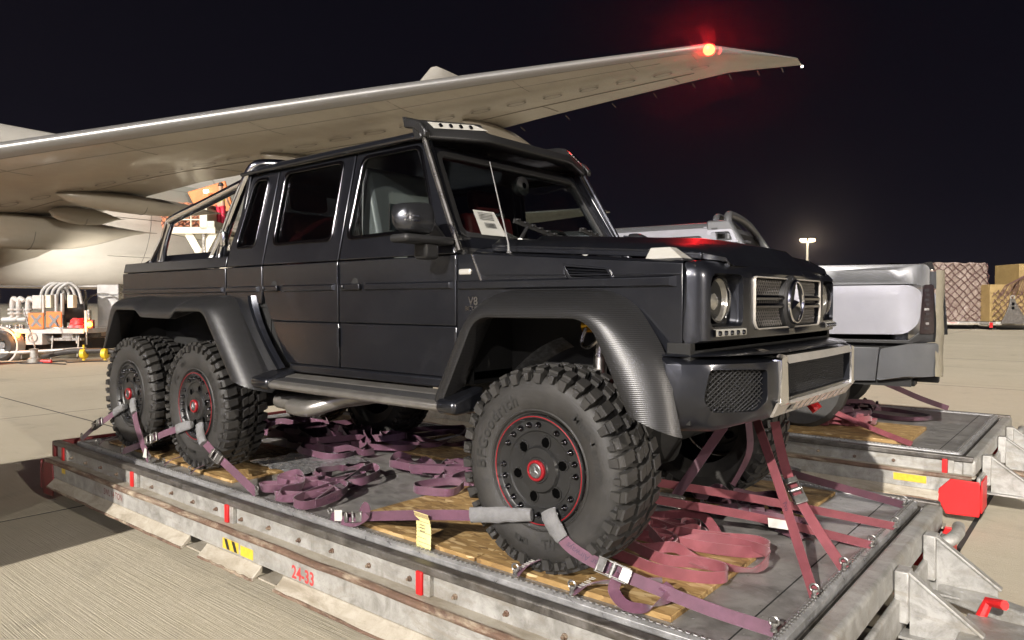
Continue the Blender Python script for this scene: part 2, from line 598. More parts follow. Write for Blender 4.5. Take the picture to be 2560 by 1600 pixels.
    # ---- bed side
    bs = body_panel('bed_side', [
        ([(-4.54, 1.245), (-2.842, 1.245), (-2.842, BELT - .003), (-4.54, BELT - .003)], [], 0),
        ([(-4.53, BELT + .003), (-2.842, BELT + .003), (-2.842, 1.535), (-4.53, 1.535)], [], .0)], s)
    mb = MB(); strip_piece(mb, s, -4.52, -2.86); mb.build('rub_strip', MT['paint'], bs, .002)
    mb = MB()
    mb.add([(-4.53, s * .735, 1.535), (-2.84, s * .735, 1.535), (-2.84, s * .66, 1.605), (-4.40, s * .66, 1.605), (-4.40, s * .3, 1.615), (-2.84, s * .3, 1.615), (-4.53, s * .86, 1.530), (-2.84, s * .86, 1.530)],
           [(0, 1, 2, 3), (3, 2, 5, 4), (6, 7, 1, 0)])
    mb.build('bed_rail', MT['paint'], bs, 0)
    # rear lamp housing under the bed side
    mb = MB(); mb.box(-4.545, -4.40, *sorted((s * .80, s * .884)), 1.215, 1.243); mb.build('tail_lamp', MT['steel'], bs, .006)

# inner tub, floor, bulkheads
mb = MB()
mb.box(-2.80, -.50, -.845, .845, .80, .86)
mb.box(-2.82, -2.78, -.84, .84, .80, 1.47)
mb.box(-.56, -.50, -.84, .84, .82, 1.44)
mb.box(-2.80, -.56, -.848, -.838, .82, 1.45)
mb.box(-2.80, -.56, .838, .848, .82, 1.45)
mb.box(-4.50, -2.83, -.845, .845, 1.18, 1.24)
mb.box(-4.53, -4.47, -.84, .84, 1.18, 1.52)
mb.box(-2.86, -2.80, -.72, .72, 1.40, 1.55)
mb.build('body_tub', MT['dark'], truck)
mb = MB()   # ladder frame and axles
for y in (-.42, .42):
    mb.box(-4.45, .62, y - .05, y + .05, .70, .86)
for x in (0, -3.12, -4.22):
    mb.tube([(x, -.78, .46), (x, .78, .46)], .065, 12)
    mb.lathe([(.001, -.16), (.13, -.10), (.17, 0), (.13, .10), (.001, .16)], (x, .12, .46), (1, 0, 0), 14)
    for y in (-.45, .45):
        mb.tube([(x + .05, y, .46), (x - .55, y * .95, .74)], .032, 8)
mb.box(-.8, .3, -.40, .40, .72, .80)
mb.build('chassis_frame', MT['dark'], truck)

# inner fender wells
for s in (-1, 1):
    for x0, x1, zz, xe in ((-.62, .60, 1.26, -.62), (-4.50, -2.25, 1.20, -2.34)):
        mb = MB()
        mb.box(x0, x1, *sorted((s * .50, s * .54)), .78, zz)
        mb.box(x0, x1, *sorted((s * .50, s * .86)), zz - .02, zz + .001)
        mb.box(xe - .02, xe + .03, *sorted((s * .501, s * .855)), .79, zz - .01)
        if x0 < -3: mb.box(-4.53, -4.49, *sorted((s * .49, s * .93)), .84, 1.205)
        mb.build('wheel_well', MT['dark'], truck)
    # spring and damper
    mb = MB(); mb.tube([(.10, s * .64, .60), (.10, s * .60, 1.06)], .033, 12)
    dm = mb.build('damper', MT['steel'], truck)
    mb = MB(); mb.tube([(.02, s * .62, 1.10), (.22, s * .62, 1.11)], .036, 12); mb.build('damper_reservoir', simple('gold_anodised', (.55, .30, .02), .3, .8) if s < 0 else MT['steel'], dm)
    mb = MB()
    pts = [(.26 + .055 * cos(a), s * .60 + .055 * sin(a), .62 + .40 * a / (14 * pi)) for a in [i * .35 for i in range(126)]]
    mb.tube(pts, .011, 6); mb.build('coil_spring', MT['red_dark'], dm)
    mb = MB(); mb.tube(smooth_path([(.05, s * .66, 1.09), (.04, s * .68, 1.02), (.08, s * .68, 1.0), (.12, s * .66, 1.04)], 5), .009, 6)
    mb.build('damper_hose', MT['steel'], dm)
    mb = MB()
    rows = [[(-.30 + .30 * t, s * (.68 + .10 * w), .82 + .28 * t - .10 * t * t + .05 * w) for w in (0, .5, 1)] for t in [i / 8 for i in range(9)]]
    mb.grid(rows); mb.build('heat_shield', MT['skinmetal'], truck)

# ---- roof, gutter, pillars, rear wall
mb = MB()
rows = []
for x in (-2.80, -2.74, -2.4, -1.6, -1.05, -.965):
    dz = -.05 if x == -2.80 else (-.012 if x == -2.74 else (-.02 if x == -.965 else 0))
    row = []
    for y, z in ((-.765, 2.118), (-.752, 2.150), (-.70, 2.172), (-.45, 2.19), (0, 2.198), (.45, 2.19), (.70, 2.172), (.752, 2.150), (.765, 2.118)):
        row.append((x, y, z + (dz if abs(y) < .76 else 0)))
    rows.append(row)
mb.grid(rows)
mb.add([(-2.80, -.74, 2.10), (-2.80, .74, 2.10), (-.965, .74, 2.10), (-.965, -.74, 2.10)], [(0, 1, 2, 3)])
roof = mb.build('roof', MT['paint'], truck)
for s in (-1, 1):
    mb = MB(); mb.tube([(-2.80, s * .772, 2.113), (-1.7, s * .772, 2.121), (-.955, s * .772, 2.118), (-.935, s * .776, 2.10)], .013, 8)
    mb.build('rain_gutter', MT['paint'], roof)
# rear wall of the cab
mb = MB()
fnw = lambda u, v, k: (-2.80 + .04 * k + (.10 * max(0, v - 1.6)), u, v)
mb.panel([(-.86, 1.44), (.86, 1.44), (.75, 2.12), (-.75, 2.12)], [rnd(rect(-.60, .60, 1.66, 2.02), .05)], fnw, 0)
cw = mb.build('cab_rear_wall', MT['paint'], truck, .004)
mb = MB(); mb.panel(rnd(rect(-.61, .61, 1.65, 2.03), .05), [], lambda u, v, k: (-2.79 + .006 * k + .1 * max(0, v - 1.6), u, v), 0)
mb.build('rear_window', MT['glass_tint'], cw)

# ---- windscreen
A = Vector((-.60, 1.50)); B = Vector((-.945, 2.105))      # (x, z) bottom / top
def wsfn(t=.02, off=0.0):
    n = Vector((B.y - A.y, -(B.x - A.x))).normalized()   # outward (+x, +z)
    def f(u, v, k):
        p = A + (B - A) * v + n * (off - t * k)
        w = (.845 + (.735 - .845) * v)
        return (p.x - .05 * (abs(u)) ** 2, u * w, p.y)
    return f
mb = MB()
hole = rnd([(-.885, .115), (.885, .115), (.875, .90), (-.875, .90)], .07, 5)
mb.panel([(-1.0, -.06), (1.0, -.06), (1.0, 1.0), (-1.0, 1.0)], [hole], wsfn(.05), .2)
wsf = mb.build('windscreen_frame', MT['paint'], truck, .006)
mb = MB(); mb.panel(rnd([(-.905, .09), (.905, .09), (.895, .925), (-.895, .925)], .08, 5), [rnd([(-.868, .135), (.868, .135), (.858, .875), (-.858, .875)], .065, 5)], wsfn(.02, .007), 0)
mb.build('windscreen_seal', MT['black'], wsf, .003)
mb = MB(); mb.panel(rnd([(-.89, .105), (.89, .105), (.88, .91), (-.88, .91)], .07, 5), [], wsfn(.005, -.008), .2)
mb.build('windscreen_pane', MT['glass_wind'], wsf)
for s in (-1, 1):
    mb = MB(); mb.tube([(-.935, s * .768, 2.115), (-.76, s * .812, 1.79), (-.585, s * .855, 1.47)], .017, 10)
    mb.build('pillar_trim', MT['steel'] if s < 0 else MT['paint'], wsf)
# papers and tablet on the dash
mb = MB()
mb.add([(-.665, -.60, 1.578), (-.655, -.40, 1.578), (-.735, -.42, 1.72), (-.745, -.585, 1.72)], [(0, 1, 2, 3)])
mb.build('paper_sheet', MT['paper'], truck)
mb = MB()
mb.add([(-.66, -.36, 1.575), (-.64, -.05, 1.575), (-.80, -.12, 1.60), (-.80, -.35, 1.655)], [(0, 1, 2, 3)])
mb.build('paper_sheet', MT['paper'], truck)
tb = MB()
for k in range(11):
    y = -.545 + k * .0085
    tb.add([(-.686, y, 1.618), (-.686, y + .004, 1.618), (-.702, y + .004, 1.648), (-.702, y, 1.648)], [(0, 1, 2, 3)])
for k in range(5):
    z = 1.665 + k * .009
    tb.add([(-.7105 - k * .0045, -.57, z), (-.7105 - k * .0045, -.45, z), (-.7125 - k * .0045, -.45, z + .003), (-.7125 - k * .0045, -.57, z + .003)], [(0, 1, 2, 3)])
for i, v in enumerate(tb.v): tb.v[i] = (v[0] + .006, v[1], v[2] + .003)
tb.build('paper_print', MT['black'], truck)
# dash, wheel, seats
mb = MB(); mb.box(-1.05, -.62, -.80, .80, 1.30, 1.50); mb.box(-1.0, -.66, -.78, .78, 1.50, 1.565)
mb.build('dashboard', MT['black'], truck, .02)
def seat(x, y, mat_, film):
    mb = MB()
    mb.box(x - .25, x + .28, y - .25, y + .25, 1.13, 1.27)
    mb.prism([(x - .22, 1.22), (x - .08, 1.22), (x - .22, 1.84), (x - .34, 1.84)], lambda u, v, k: (u, y - .25 + .5 * k, v))
    mb.prism([(x - .33, 1.86), (x - .22, 1.86), (x - .25, 2.02), (x - .35, 2.02)], lambda u, v, k: (u, y - .14 + .28 * k, v))
    o_ = mb.build('seat', MT[mat_], truck, .04, seg=3)
    if film:
        mb = MB()
        mb.prism([(x - .23, 1.23), (x - .06, 1.23), (x - .10, 1.5), (x - .20, 1.87), (x - .245, 2.03), (x - .30, 2.04), (x - .36, 1.86)], lambda u, v, k: (u, y - .265 + .53 * k, v))
        mb.build('seat_cover', MT['film_seat'], o_, .03)
seat(-1.28, -.42, 'seat', True)
seat(-1.28, .42, 'seat', False)
for y in (-.42, .42): seat(-2.22, y, 'seat', False)
mb = MB(); mb.box(-2.5, -2.2, -.7, .7, 1.56, 1.62); mb.build('rear_shelf', MT['seat'], truck, .01)
mb = MB()
mb.tube([(-.95 + .05 * sin(a), .42 + .19 * cos(a), 1.50 + .18 * sin(a)) for a in [i * pi / 12 for i in range(24)]], .016, 8, closed=True)
mb.build('steering_wheel', MT['black'], truck)
mb = MB(); mb.lathe([(.001, .03), (.05, .03), (.06, .01), (.06, -.02), (.02, -.03)], (-.88, 0, 1.93), (-1, 0, -.1), 16); mb.build('rear_view_mirror', MT['black'], truck)

# ---- wipers, antenna
for y0 in (-.40, .26):
    mb = MB(); mb.tube([(-.565, y0, 1.515), (-.60, y0 + .06, 1.575), (-.635, y0 + .17, 1.655)], [.013, .011, .008], 8)
    w = mb.build('wiper_arm', MT['black'], truck)
    mb = MB(); mb.tube([(-.570, y0 - .005, 1.517), (-.590, y0 + .04, 1.556)], [.022, .018], 8); mb.build('wiper_cover', MT['white'], w)
    mb = MB(); mb.bar((-.645, y0 + .05, 1.672), (-.600, y0 + .50, 1.585), .014, .024)
    for k in range(7):
        q = k / 7; mb.box(-.640 + .045 * q, -.622 + .045 * q, y0 + .06 + .43 * q, y0 + .085 + .43 * q, 1.674 - .085 * q, 1.684 - .085 * q)
    mb.build('wiper_blade', MT['black'], w)
mb = MB(); mb.tube([(-.304, -.80, 1.43), (-.31, -.80, 1.50), (-.43, -.80, 1.91)], [.010, .0045, .0022], 8)
mb.lathe([(.018, 0), (.014, .03), (.001, .04)], (-.304, -.80, 1.425), (0, 0, 1), 10)
mb.build('antenna', MT['rod'], truck)

# ---- bonnet
mb = MB()
rows = []
for x, zl in ((-.50, 1.475), (-.25, 1.458), (.1, 1.434), (.45, 1.408), (.66, 1.392), (.74, 1.380)):
    fr = 1.0 if x < .6 else (.75 if x < .7 else .10)
    yw = .70 if x < .5 else (.695 if x < .7 else .66)
    half = [(yw, zl), (yw + .004, zl + .030 * max(fr, .5)), (yw - .06, zl + .066 * fr), (.34, zl + .078 * fr), (.28, zl + .108 * fr), (0, zl + .115 * fr)]
    rows.append([(x, -y, z) for y, z in half] + [(x, y, z) for y, z in half[-2::-1]])
mb.grid(rows)
last = rows[-1]
mb.grid([last, [(p[0] + .012, p[1] * .985, p[2] - .022) for p in last], [(p[0] - .03, p[1] * .98, p[2] - .03) for p in last]])
bonnet = mb.build('bonnet', MT['paint'], truck, 0, 28)
for s in (-1, 1):
    mb = MB(); mb.bar((-.49, s * .706, 1.484), (.655, s * .706, 1.403), .012, .022); mb.build('bonnet_trim', MT['paint'], bonnet, .003)
    mb = MB(); mb.box(-.50, .66, *sorted((s * .60, s * .695)), 1.36, 1.385); mb.build('bonnet_gap', MT['dark'], bonnet)
# cowl
mb = MB(); mb.box(-.62, -.47, -.70, .70, 1.40, 1.49); mb.box(-.66, -.47, -.845, .845, 1.40, 1.452); mb.build('cowl', MT['paint'], truck, .01)

# ---- front mask
def fx(y):
    a = abs(y)
    if a < .47: return .785 - .012 * (a / .47) ** 2
    if a < .80: return .773 - .028 * ((a - .47) / .33)
    t = min((a - .80) / .08, 1)
    return .745 - .085 * (1 - sqrt(max(0, 1 - t * t)))
def maskfn(t=.04, off=0.0):
    def f(u, v, k):
        top = max(0, (v - 1.325) / .055)
        d = off - t * k - .045 * top * top
        a = abs(u); sg = 1 if u >= 0 else -1
        if a <= .80: return (fx(u) + d, u, v)
        th = min((a - .80) / .085, pi / 2 + .5)
        if th <= pi / 2: return (.745 - .085 * (1 - cos(th)) + d * cos(th), sg * (.80 + .08 * sin(th) + d * sin(th) * .6), v)
        return (.66 - (a - .80 - .085 * pi / 2), sg * (.88 + d * .6), v)
    return f
HL = rnd([(-.815, 1.112), (-.545, 1.112), (-.545, 1.328), (-.815, 1.328)], [.03, .03, .04, .06], 4)
HR = [(-u, v) for u, v in HL][::-1]
GR = rnd([(-.445, 1.128), (-.42, 1.098), (.42, 1.098), (.445, 1.128), (.445, 1.318), (-.445, 1.318)], .02, 4)
mo = rnd([(-.935, 1.045), (.935, 1.045), (.935, 1.372), (-.80, 1.380), (.80, 1.380), (-.935, 1.372)][:3] + [(.80, 1.380), (-.80, 1.380), (-.935, 1.372)], [.03, .03, .01, .03, .03, .01], 4)
mb = MB(); mb.panel(mo, [HL, GR, HR], maskfn(), .028)
mask = mb.build('front_mask', MT['paint'], truck, .008, 32)
mb = MB(); mb.box(.60, .70, -.86, .86, 1.02, 1.36); mb.build('radiator_support', MT['dark'], mask)
for s in (-1, 1):
    # recess, lamp, led strip
    mb = MB()
    front = [(fx(u) - .02, -s * u if s > 0 else u, v) for u, v in HL]
    back = [(.64, (-s * (u * .86 - .095) if s > 0 else (u * .86 - .095)), 1.22 + (v - 1.22) * .86) for u, v in HL]
    mb.grid([front + [front[0]], back + [back[0]]])
    mb.add(back, [tuple(range(len(back)))])
    hb = mb.build('headlamp_bezel', MT['paint'], mask, 0, 40)
    mb = MB(); mb.lathe([(.100, -.06), (.100, .035), (.095, .050), (.089, .050), (.087, .04)], (.672, s * .690, 1.222), (1, 0, 0), 32)
    mb.build('headlamp_ring', MT['blackchrome'], hb)
    mb = MB(); mb.lathe([(.088, .04), (.076, .005), (.05, -.022), (.028, -.030), (.001, -.020)], (.682, s * .690, 1.222), (1, 0, 0), 32)
    mb.lathe([(.036, .02), (.034, .032), (.02, .042), (.001, .046)], (.670, s * .690, 1.214), (1, 0, 0), 20)
    mb.build('headlamp_reflector', MT['reflector'], hb)
    mb = MB(); mb.lathe([(.090, 0), (.082, .018), (.06, .032), (.033, .040), (.001, .043)], (.720, s * .690, 1.222), (1, 0, 0), 32)
    mb.build('headlamp_lens', MT['glass_clear'], hb)
    mb = MB(); mb.lathe([(.022, 0), (.022, .006), (.012, .008), (.010, .004), (.001, .004)], (.690, s * .575, 1.225), (1, 0, s * -.3), 16); mb.build('aiming_screw', MT['black'], hb)
    mb = MB()
    ys = [.545 + .255 * i / 6 for i in range(7)]
    mb.grid([[(fx(y) + .002, s * y, 1.072) for y in ys], [(fx(y) + .016, s * y, 1.075) for y in ys], [(fx(y) + .016, s * y, 1.101) for y in ys], [(fx(y) + .002, s * y, 1.104) for y in ys]])
    ls = mb.build('led_strip', MT['amber'], mask, .002)
    for k in range(5):
        y = .575 + k * .050
        mb = MB(); mb.lathe([(.0105, .0), (.0095, .008), (.001, .010)], (fx(y) + .0165, s * y, 1.088), (1, 0, 0), 14); mb.build('led_lens', MT['blackchrome'], ls)
    # lower black shelf beside bumper
# grille
gr = MB()
gr.panel(rnd([(-.452, 1.124), (-.425, 1.091), (.425, 1.091), (.452, 1.124), (.452, 1.325), (-.452, 1.325)], .022, 4),
         [rnd([(-.445, 1.127), (-.420, 1.098), (.420, 1.098), (.445, 1.127), (.445, 1.318), (-.445, 1.318)], .018, 4)], maskfn(.02, .010), 0)
grille = gr.build('grille_frame', MT['satin_alu'], mask, .003)
def diamond(mb, y0, y1, z0, z1, fn, step, w, slope=1.0):
    n = 0
    L = (y1 - y0); Hh = (z1 - z0)
    u = -Hh / slope
    while u < L:
        for d in (1, -1):
            pts = []
            for k in range(13):
                z = Hh * k / 12
                y = u + z / slope
                if 0 <= y <= L:
                    pts.append(fn(y0 + (y if d > 0 else L - y), z0 + z))
            if len(pts) > 1:
                mb.tube([pts[0], pts[len(pts) // 2], pts[-1]], w, 4, False)
        u += step
mb = MB()
diamond(mb, -.438, .438, 1.104, 1.312, lambda y, z: (fx(y) - .018, y, z), .0215, .0021, 1.25)
mb.build('grille_mesh', MT['mesh_grey'], grille)
mb = MB(); mb.box(.70, .745, -.45, .45, 1.09, 1.325); mb.build('grille_back', MT['dark'], grille)
for z in (1.232, 1.196):
    mb = MB(); rows = []
    for y in [-.435 + .87 * i / 12 for i in range(13)]:
        rows.append([(fx(y) - .016, y, z - .013), (fx(y) + .004, y, z - .011), (fx(y) + .010, y, z), (fx(y) + .004, y, z + .011), (fx(y) - .016, y, z + .013)])
    mb.grid(rows, closed=True); mb.build('grille_bar', MT['blackchrome'], grille)
mb = MB(); mb.lathe([(.128, -.02), (.126, .012), (.112, .022), (.001, .022)], (.775, 0, 1.213), (1, 0, 0), 40); em = mb.build('emblem_disc', MT['black'], grille)
mb = MB(); mb.lathe([(.098 + .009 * cos(a), .030 + .009 * sin(a)) for a in [i * pi / 5 for i in range(10)]], (.775, 0, 1.213), (1, 0, 0), 44, closed=True)
mb.build('emblem_ring', MT['chrome'], em)
mb = MB()
for k in range(3):
    a = pi / 2 + k * 2 * pi / 3
    tip = (.806, .094 * cos(a), 1.213 + .094 * sin(a))
    l = (.802, .021 * cos(a + pi / 3), 1.213 + .021 * sin(a + pi / 3)); r_ = (.802, .021 * cos(a - pi / 3), 1.213 + .021 * sin(a - pi / 3))
    mb.add([tip, l, (.822, 0, 1.213), r_], [(0, 1, 2), (0, 2, 3), (0, 3, 1)])
mb.build('emblem_star', MT['chrome'], em, 0, 10)

# ---- front bumper (plan curve, u = arc length from the middle)
BP = [(0, .935), (.50, .925), (.60, .90), (.75, .845), (.88, .77), (.95, .68), (.975, .60)]   # (|y|, x)
BL = [0]
for i in range(1, len(BP)):
    BL.append(BL[-1] + hypot(BP[i][0] - BP[i - 1][0], BP[i][1] - BP[i - 1][1]))
def bpl(u):
    a = abs(u); sg = 1 if u >= 0 else -1
    for i in range(1, len(BP)):
        if a <= BL[i] or i == len(BP) - 1:
            t = (a - BL[i - 1]) / (BL[i] - BL[i - 1])
            p = (BP[i - 1][0] + (BP[i][0] - BP[i - 1][0]) * t, BP[i - 1][1] + (BP[i][1] - BP[i - 1][1]) * t)
            d = Vector((BP[i][0] - BP[i - 1][0], BP[i][1] - BP[i - 1][1])).normalized()
            return p[1], sg * p[0], -d.x * -1, sg * d.y
def bumpfn(t=.05, off=0.0):
    def f(u, v, k):
        x, y, dx, dy = bpl(u)
        n = Vector((abs(dx), -dy)).normalized()      # outward in (x, y)
        back = 0
        if v < .80: back = (.80 - v) * .55
        if v > .965: back = (v - .965) * .7
        q = off - t * k - back
        return (x + n.x * q, y + n.y * q, v)
    return f
LB = BL[-1]
out = [(-LB, .70), (-.86, .70), (-.56, .735), (.56, .735), (.86, .70), (LB, .70), (LB, 1.0), (-LB, 1.0)]
IL = rnd([(-.935, .830), (-.895, .782), (-.665, .772), (-.612, .82), (-.615, .940), (-.91, .950)], .02, 4)
IR = [(-u, v) for u, v in IL][::-1]
IC = rect(-.47, .47, .815, .965)
mb = MB(); mb.panel(out, [IL, IC, IR], bumpfn(), .06)
bumper = mb.build('front_bumper', MT['paint'], truck, .010, 32)
# ledge on top of the bumper
mb = MB(); rows = []
for u in [-LB + 2 * LB * i / 30 for i in range(31)]:
    x, y, dx, dy = bpl(u)
    f0 = bumpfn(.05, 0)(u, 1.0, 0)
    rows.append([f0, (f0[0] - .012, f0[1], 1.006), (min(.70, f0[0] - .02), f0[1] * .93, 1.012), (min(.60, f0[0] - .02), f0[1] * .90, 1.012)])
mb.grid(rows); mb.build('bumper_ledge', MT['paint'], bumper)
for s in (-1, 1):
    mb = MB()
    diamond(mb, .612, .935, .775, .950, lambda y, z: bumpfn(0, -.022)(s * y, z, 0), .027, .0024, .72)
    o_ = mb.build('intake_mesh', MT['black'], bumper)
    mb = MB(); mb.add([bumpfn(0, -.06)(s * u, v, 0) for u, v in ((.58, .76), (.70, .76), (.80, .76), (.95, .76), (.95, .97), (.80, .97), (.70, .97), (.58, .97))], [(0, 1, 6, 7), (1, 2, 5, 6), (2, 3, 4, 5)])
    mb.build('intake_back', MT['dark'], bumper)
    # chrome posts of the middle frame
    mb = MB()
    q = [bumpfn(.0, .02)(s * u, v, 0) for u, v in ((.475, .79), (.535, .785), (.535, .975), (.475, .985))]
    q2 = [bumpfn(.0, -.03)(s * u, v, 0) for u, v in ((.470, .79), (.545, .785), (.545, .975), (.470, .985))]
    mb.add(q + q2, [(0, 1, 2, 3), (0, 4, 5, 1), (1, 5, 6, 2), (2, 6, 7, 3), (3, 7, 4, 0)])
    mb.add([q[3], q[2], (q[2][0] - .12, q[2][1], 1.018), (q[3][0] - .12, q[3][1], 1.018)], [(0, 1, 2, 3)])
    mb.build('chrome_post', MT['chrome'], bumper, .005)
mb = MB(); diamond(mb, -.47, .47, .815, .965, lambda y, z: (bpl(y)[0] - .03, y, z), .020, .0022, 1.0); mb.build('centre_mesh', MT['black'], bumper)
mb = MB(); mb.box(.82, .86, -.5, .5, .78, .98); mb.build('centre_back', MT['dark'], bumper)
mb = MB(); mb.add([bumpfn(0, .012)(u, v, 0) for u, v in ((-.48, .958), (0, .958), (.48, .958), (.48, .990), (0, .990), (-.48, .990))], [(0, 1, 4, 5), (1, 2, 3, 4)])
cb = mb.build('chrome_bar', MT['satin_alu'], bumper)
# skid plate with oval holes
mb = MB()
fsk = lambda u, v, k: (.955 - (.815 - v) * .62 - .012 * k + (-.03 * abs(u) if abs(u) > .4 else 0), u, v)
ho = [[(-.40 + k * .0885 + .014 * cos(a) + .014 * sin(a) * .8, .768 + .021 * sin(a)) for a in [i * pi / 7 for i in range(14)]] for k in range(10)]
mb.panel([(-.53, .735), (.53, .735), (.565, .80), (-.565, .80)], ho, fsk, 0)
mb.build('skid_plate', MT['satin_alu'], bumper, .002)
mb = MB(); mb.box(.72, .815, -.50, .50, .72, .80); mb.build('skid_back', MT['dark'], bumper)
mb = MB(); mb.box(.60, .70, -.9, .9, .73, 1.05); mb.build('bumper_core', MT['dark'], bumper)
mb = MB(); mb.tube([(.76, .36, .70), (.80, .36, .655)], .03, 8); mb.build('tow_eye', MT['red'], bumper)

# ---- wheel arch flares
def flare(name, opening, outer, s, y_out=1.065, y_in=.878, n=8, mat_='carbon', fwd=0.0):
    def resample(P, m):
        L = [0]
        for i in range(1, len(P)): L.append(L[-1] + hypot(P[i][0] - P[i - 1][0], P[i][1] - P[i - 1][1]))
        o = []
        for k in range(m):
            d = L[-1] * k / (m - 1)
            for i in range(1, len(P)):
                if d <= L[i] + 1e-9:
                    t = (d - L[i - 1]) / max(L[i] - L[i - 1], 1e-9)
                    o.append((P[i - 1][0] + (P[i][0] - P[i - 1][0]) * t, P[i - 1][1] + (P[i][1] - P[i - 1][1]) * t)); break
        return o
    A_ = resample(opening, 72); B_ = resample(outer, 72)
    rows = []
    for k in range(n + 1):
        t = k / n
        f = sin(t * pi / 2) ** .9
        g = 1 - cos(t * pi / 2)
        # from body outline (t=0) outwards to the opening lip (t=1)
        row = []
        for q_, (a, b) in enumerate(zip(A_, B_)):
            w = t ** 1.25
            yi_ = y_in + fwd * max(0, (q_ / 71 - .70) / .22 if q_ / 71 < .92 else 1)
            row.append((b[0] + (a[0] - b[0]) * w, s * (yi_ + (y_out - yi_) * f), b[1] + (a[1] - b[1]) * w))
        rows.append(row)
    def inset(row, d, dy):
        cx = sum(p[0] for p in row) / len(row); cz = min(p[2] for p in row) - .1
        o = []
        for p in row:
            v = Vector((p[0] - cx, p[2] - cz)); v = v.normalized() * d
            o.append((p[0] - v.x, p[1] - s * dy, p[2] - v.y))
        return o
    rows.append(inset(rows[-1], .012, .004))
    rows.append(inset(rows[-1], .004, .05))
    rows.append(inset(rows[-1], -.05, .13))
    mb = MB(); mb.grid(rows)
    return mb.build(name, MT[mat_], truck, 0, 38)
def rp(poly, r, n=5):
    """round an open path"""
    q = rnd(poly, [0] + ([r] * (len(poly) - 2) if not isinstance(r, list) else r) + [0], n)
    return q
for s in (-1, 1):
    flare('front_flare', rp([(-.535, .70), (-.30, 1.155), (.335, 1.157), (.535, .765)], [.08, .10], 6),
          rp([(-.66, .76), (-.40, 1.272), (.40, 1.268), (.625, 1.0), (.70, .69)], [.22, .16, .1], 7), s, fwd=.085)
    flare('rear_flare', rp([(-4.475, .83), (-4.255, 1.160), (-3.87, 1.160), (-3.80, 1.108), (-3.285, 1.104), (-3.215, 1.158), (-2.815, 1.158), (-2.44, .70)], [.05, .03, .03, .03, .03, .07], 4),
          rp([(-4.60, .84), (-4.53, 1.246), (-4.10, 1.262), (-3.8, 1.255), (-3.3, 1.255), (-3.1, 1.262), (-2.70, 1.260), (-2.17, .62)], [.06, .05, .05, .05, .05, .10], 4), s)
    # sculpted skirt behind the rear door
    mb = MB(); rows = []
    for t in [i / 10 for i in range(11)]:
        xa = -2.70 + .50 * t ** 1.1; za = 1.255 - .50 * t
        xb = -2.44 + .40 * t ** 1.5; zb = 1.255 - .455 * t
        rows.append([(xa + (xb - xa) * w, s * (.895 + yy + .05 * t), za + (zb - za) * w) for w, yy in ((0, -.01), (.25, -.004), (.5, .004), (.72, .010), (.76, -.008), (.82, -.008), (.86, .004), (1, -.022))])
    mb.grid(rows); mb.build('side_skirt', MT['paint'], truck, 0, 25)
    # running board
    mb = MB()
    mb.box(-2.03, -.56, *sorted((s * .865, s * .90)), .775, .825)
    mb.build('sill', MT['paint'], truck, .01)
    mb = MB()
    prof = [(.88, .765), (.955, .752), (.965, .740), (1.045, .735), (1.075, .722), (1.080, .700), (1.065, .684), (.90, .692)]
    mb.prism(prof, lambda u, v, k: (-1.99 + 1.47 * k, s * u, v))
    rb = mb.build('running_board', MT['pipe_steel'], truck, .006)
    for k in range(5):
        mb = MB(); y = .965 + k * .019; mb.bar((-1.97, s * y, .7435 - k * .0015), (-.54, s * y, .7435 - k * .0015), .009, .008); mb.build('tread_rib', MT['black'], rb, .002)
    for x0, x1 in ((-2.17, -1.985), (-.525, -.40)):
        mb = MB(); mb.prism([(.87, .80), (.97, .775), (1.09, .745), (1.095, .70), (1.07, .675), (.90, .68)], lambda u, v, k: (x0 + (x1 - x0) * k, s * u, v))
        mb.build('board_end', MT['paint'], rb, .02)
# exhaust pipes (near side)
for i, (yy, dx) in enumerate(((-.93, .24), (-.82, -.07))):
    mb = MB()
    path = smooth_path([(-2.20 + dx, yy, .562), (-2.02 + dx, yy + .01, .565), (-1.62, yy + .12, .62), (-1.35, yy + .25, .68)], 6)
    mb.tube(path, .050, 18, False)
    mb.lathe([(.050, 0), (.047, -.002), (.044, .004), (.042, .14), (.001, .14)], path[0], (1, .03, .01), 18)
    ep = mb.build('exhaust_pipe', MT['pipe_steel'], truck)
    mb = MB(); mb.lathe([(.0435, .008), (.0430, .06), (.001, .06)], path[0], (1, .03, .01), 18); mb.build('pipe_bore', MT['hole2'], ep)

# ---- roof spoiler with lamps
mb = MB(); rows = []
ys = [-.80, -.74, -.60, -.42, -.36, -.2, 0, .2, .36, .42, .60, .74, .80]
for y in ys:
    a = abs(y)
    xf = -.775 if a < .4 else (-.775 - .15 * (a - .4) / .4)
    zc = 2.128 if a < .45 else 2.128 - .02 * (a - .45) / .35
    up_ = .055 if a < .39 else (.085 if a < .62 else .092)
    top = zc + up_ + .02
    xr = -1.06
    m4 = (xf - .10, y, zc + up_) if a < .39 else (xf - .050, y, zc + .098)
    m5 = (xf - .17, y, top + .012) if a < .39 else (xf - .11, y, zc + .112)
    rows.append([(xf - .01, y, zc - .012), (xf, y, zc), (xf - .012, y, zc + .045), m4, m5, (xr, y, top + (.015 if a > .4 else .01)), (xr - .02, y, top + .02), (xr - .005, y, top - .03), (xr + .06, y, 2.165), (xf - .05, y, zc - .012)])
mb.grid(rows, closed=True)
n = len(rows[0]); mb.add(rows[0], [tuple(range(n))]); mb.add(rows[-1], [tuple(range(n))[::-1]])
spoiler = mb.build('roof_spoiler', MT['carbon_roof'], truck, .006, 30)
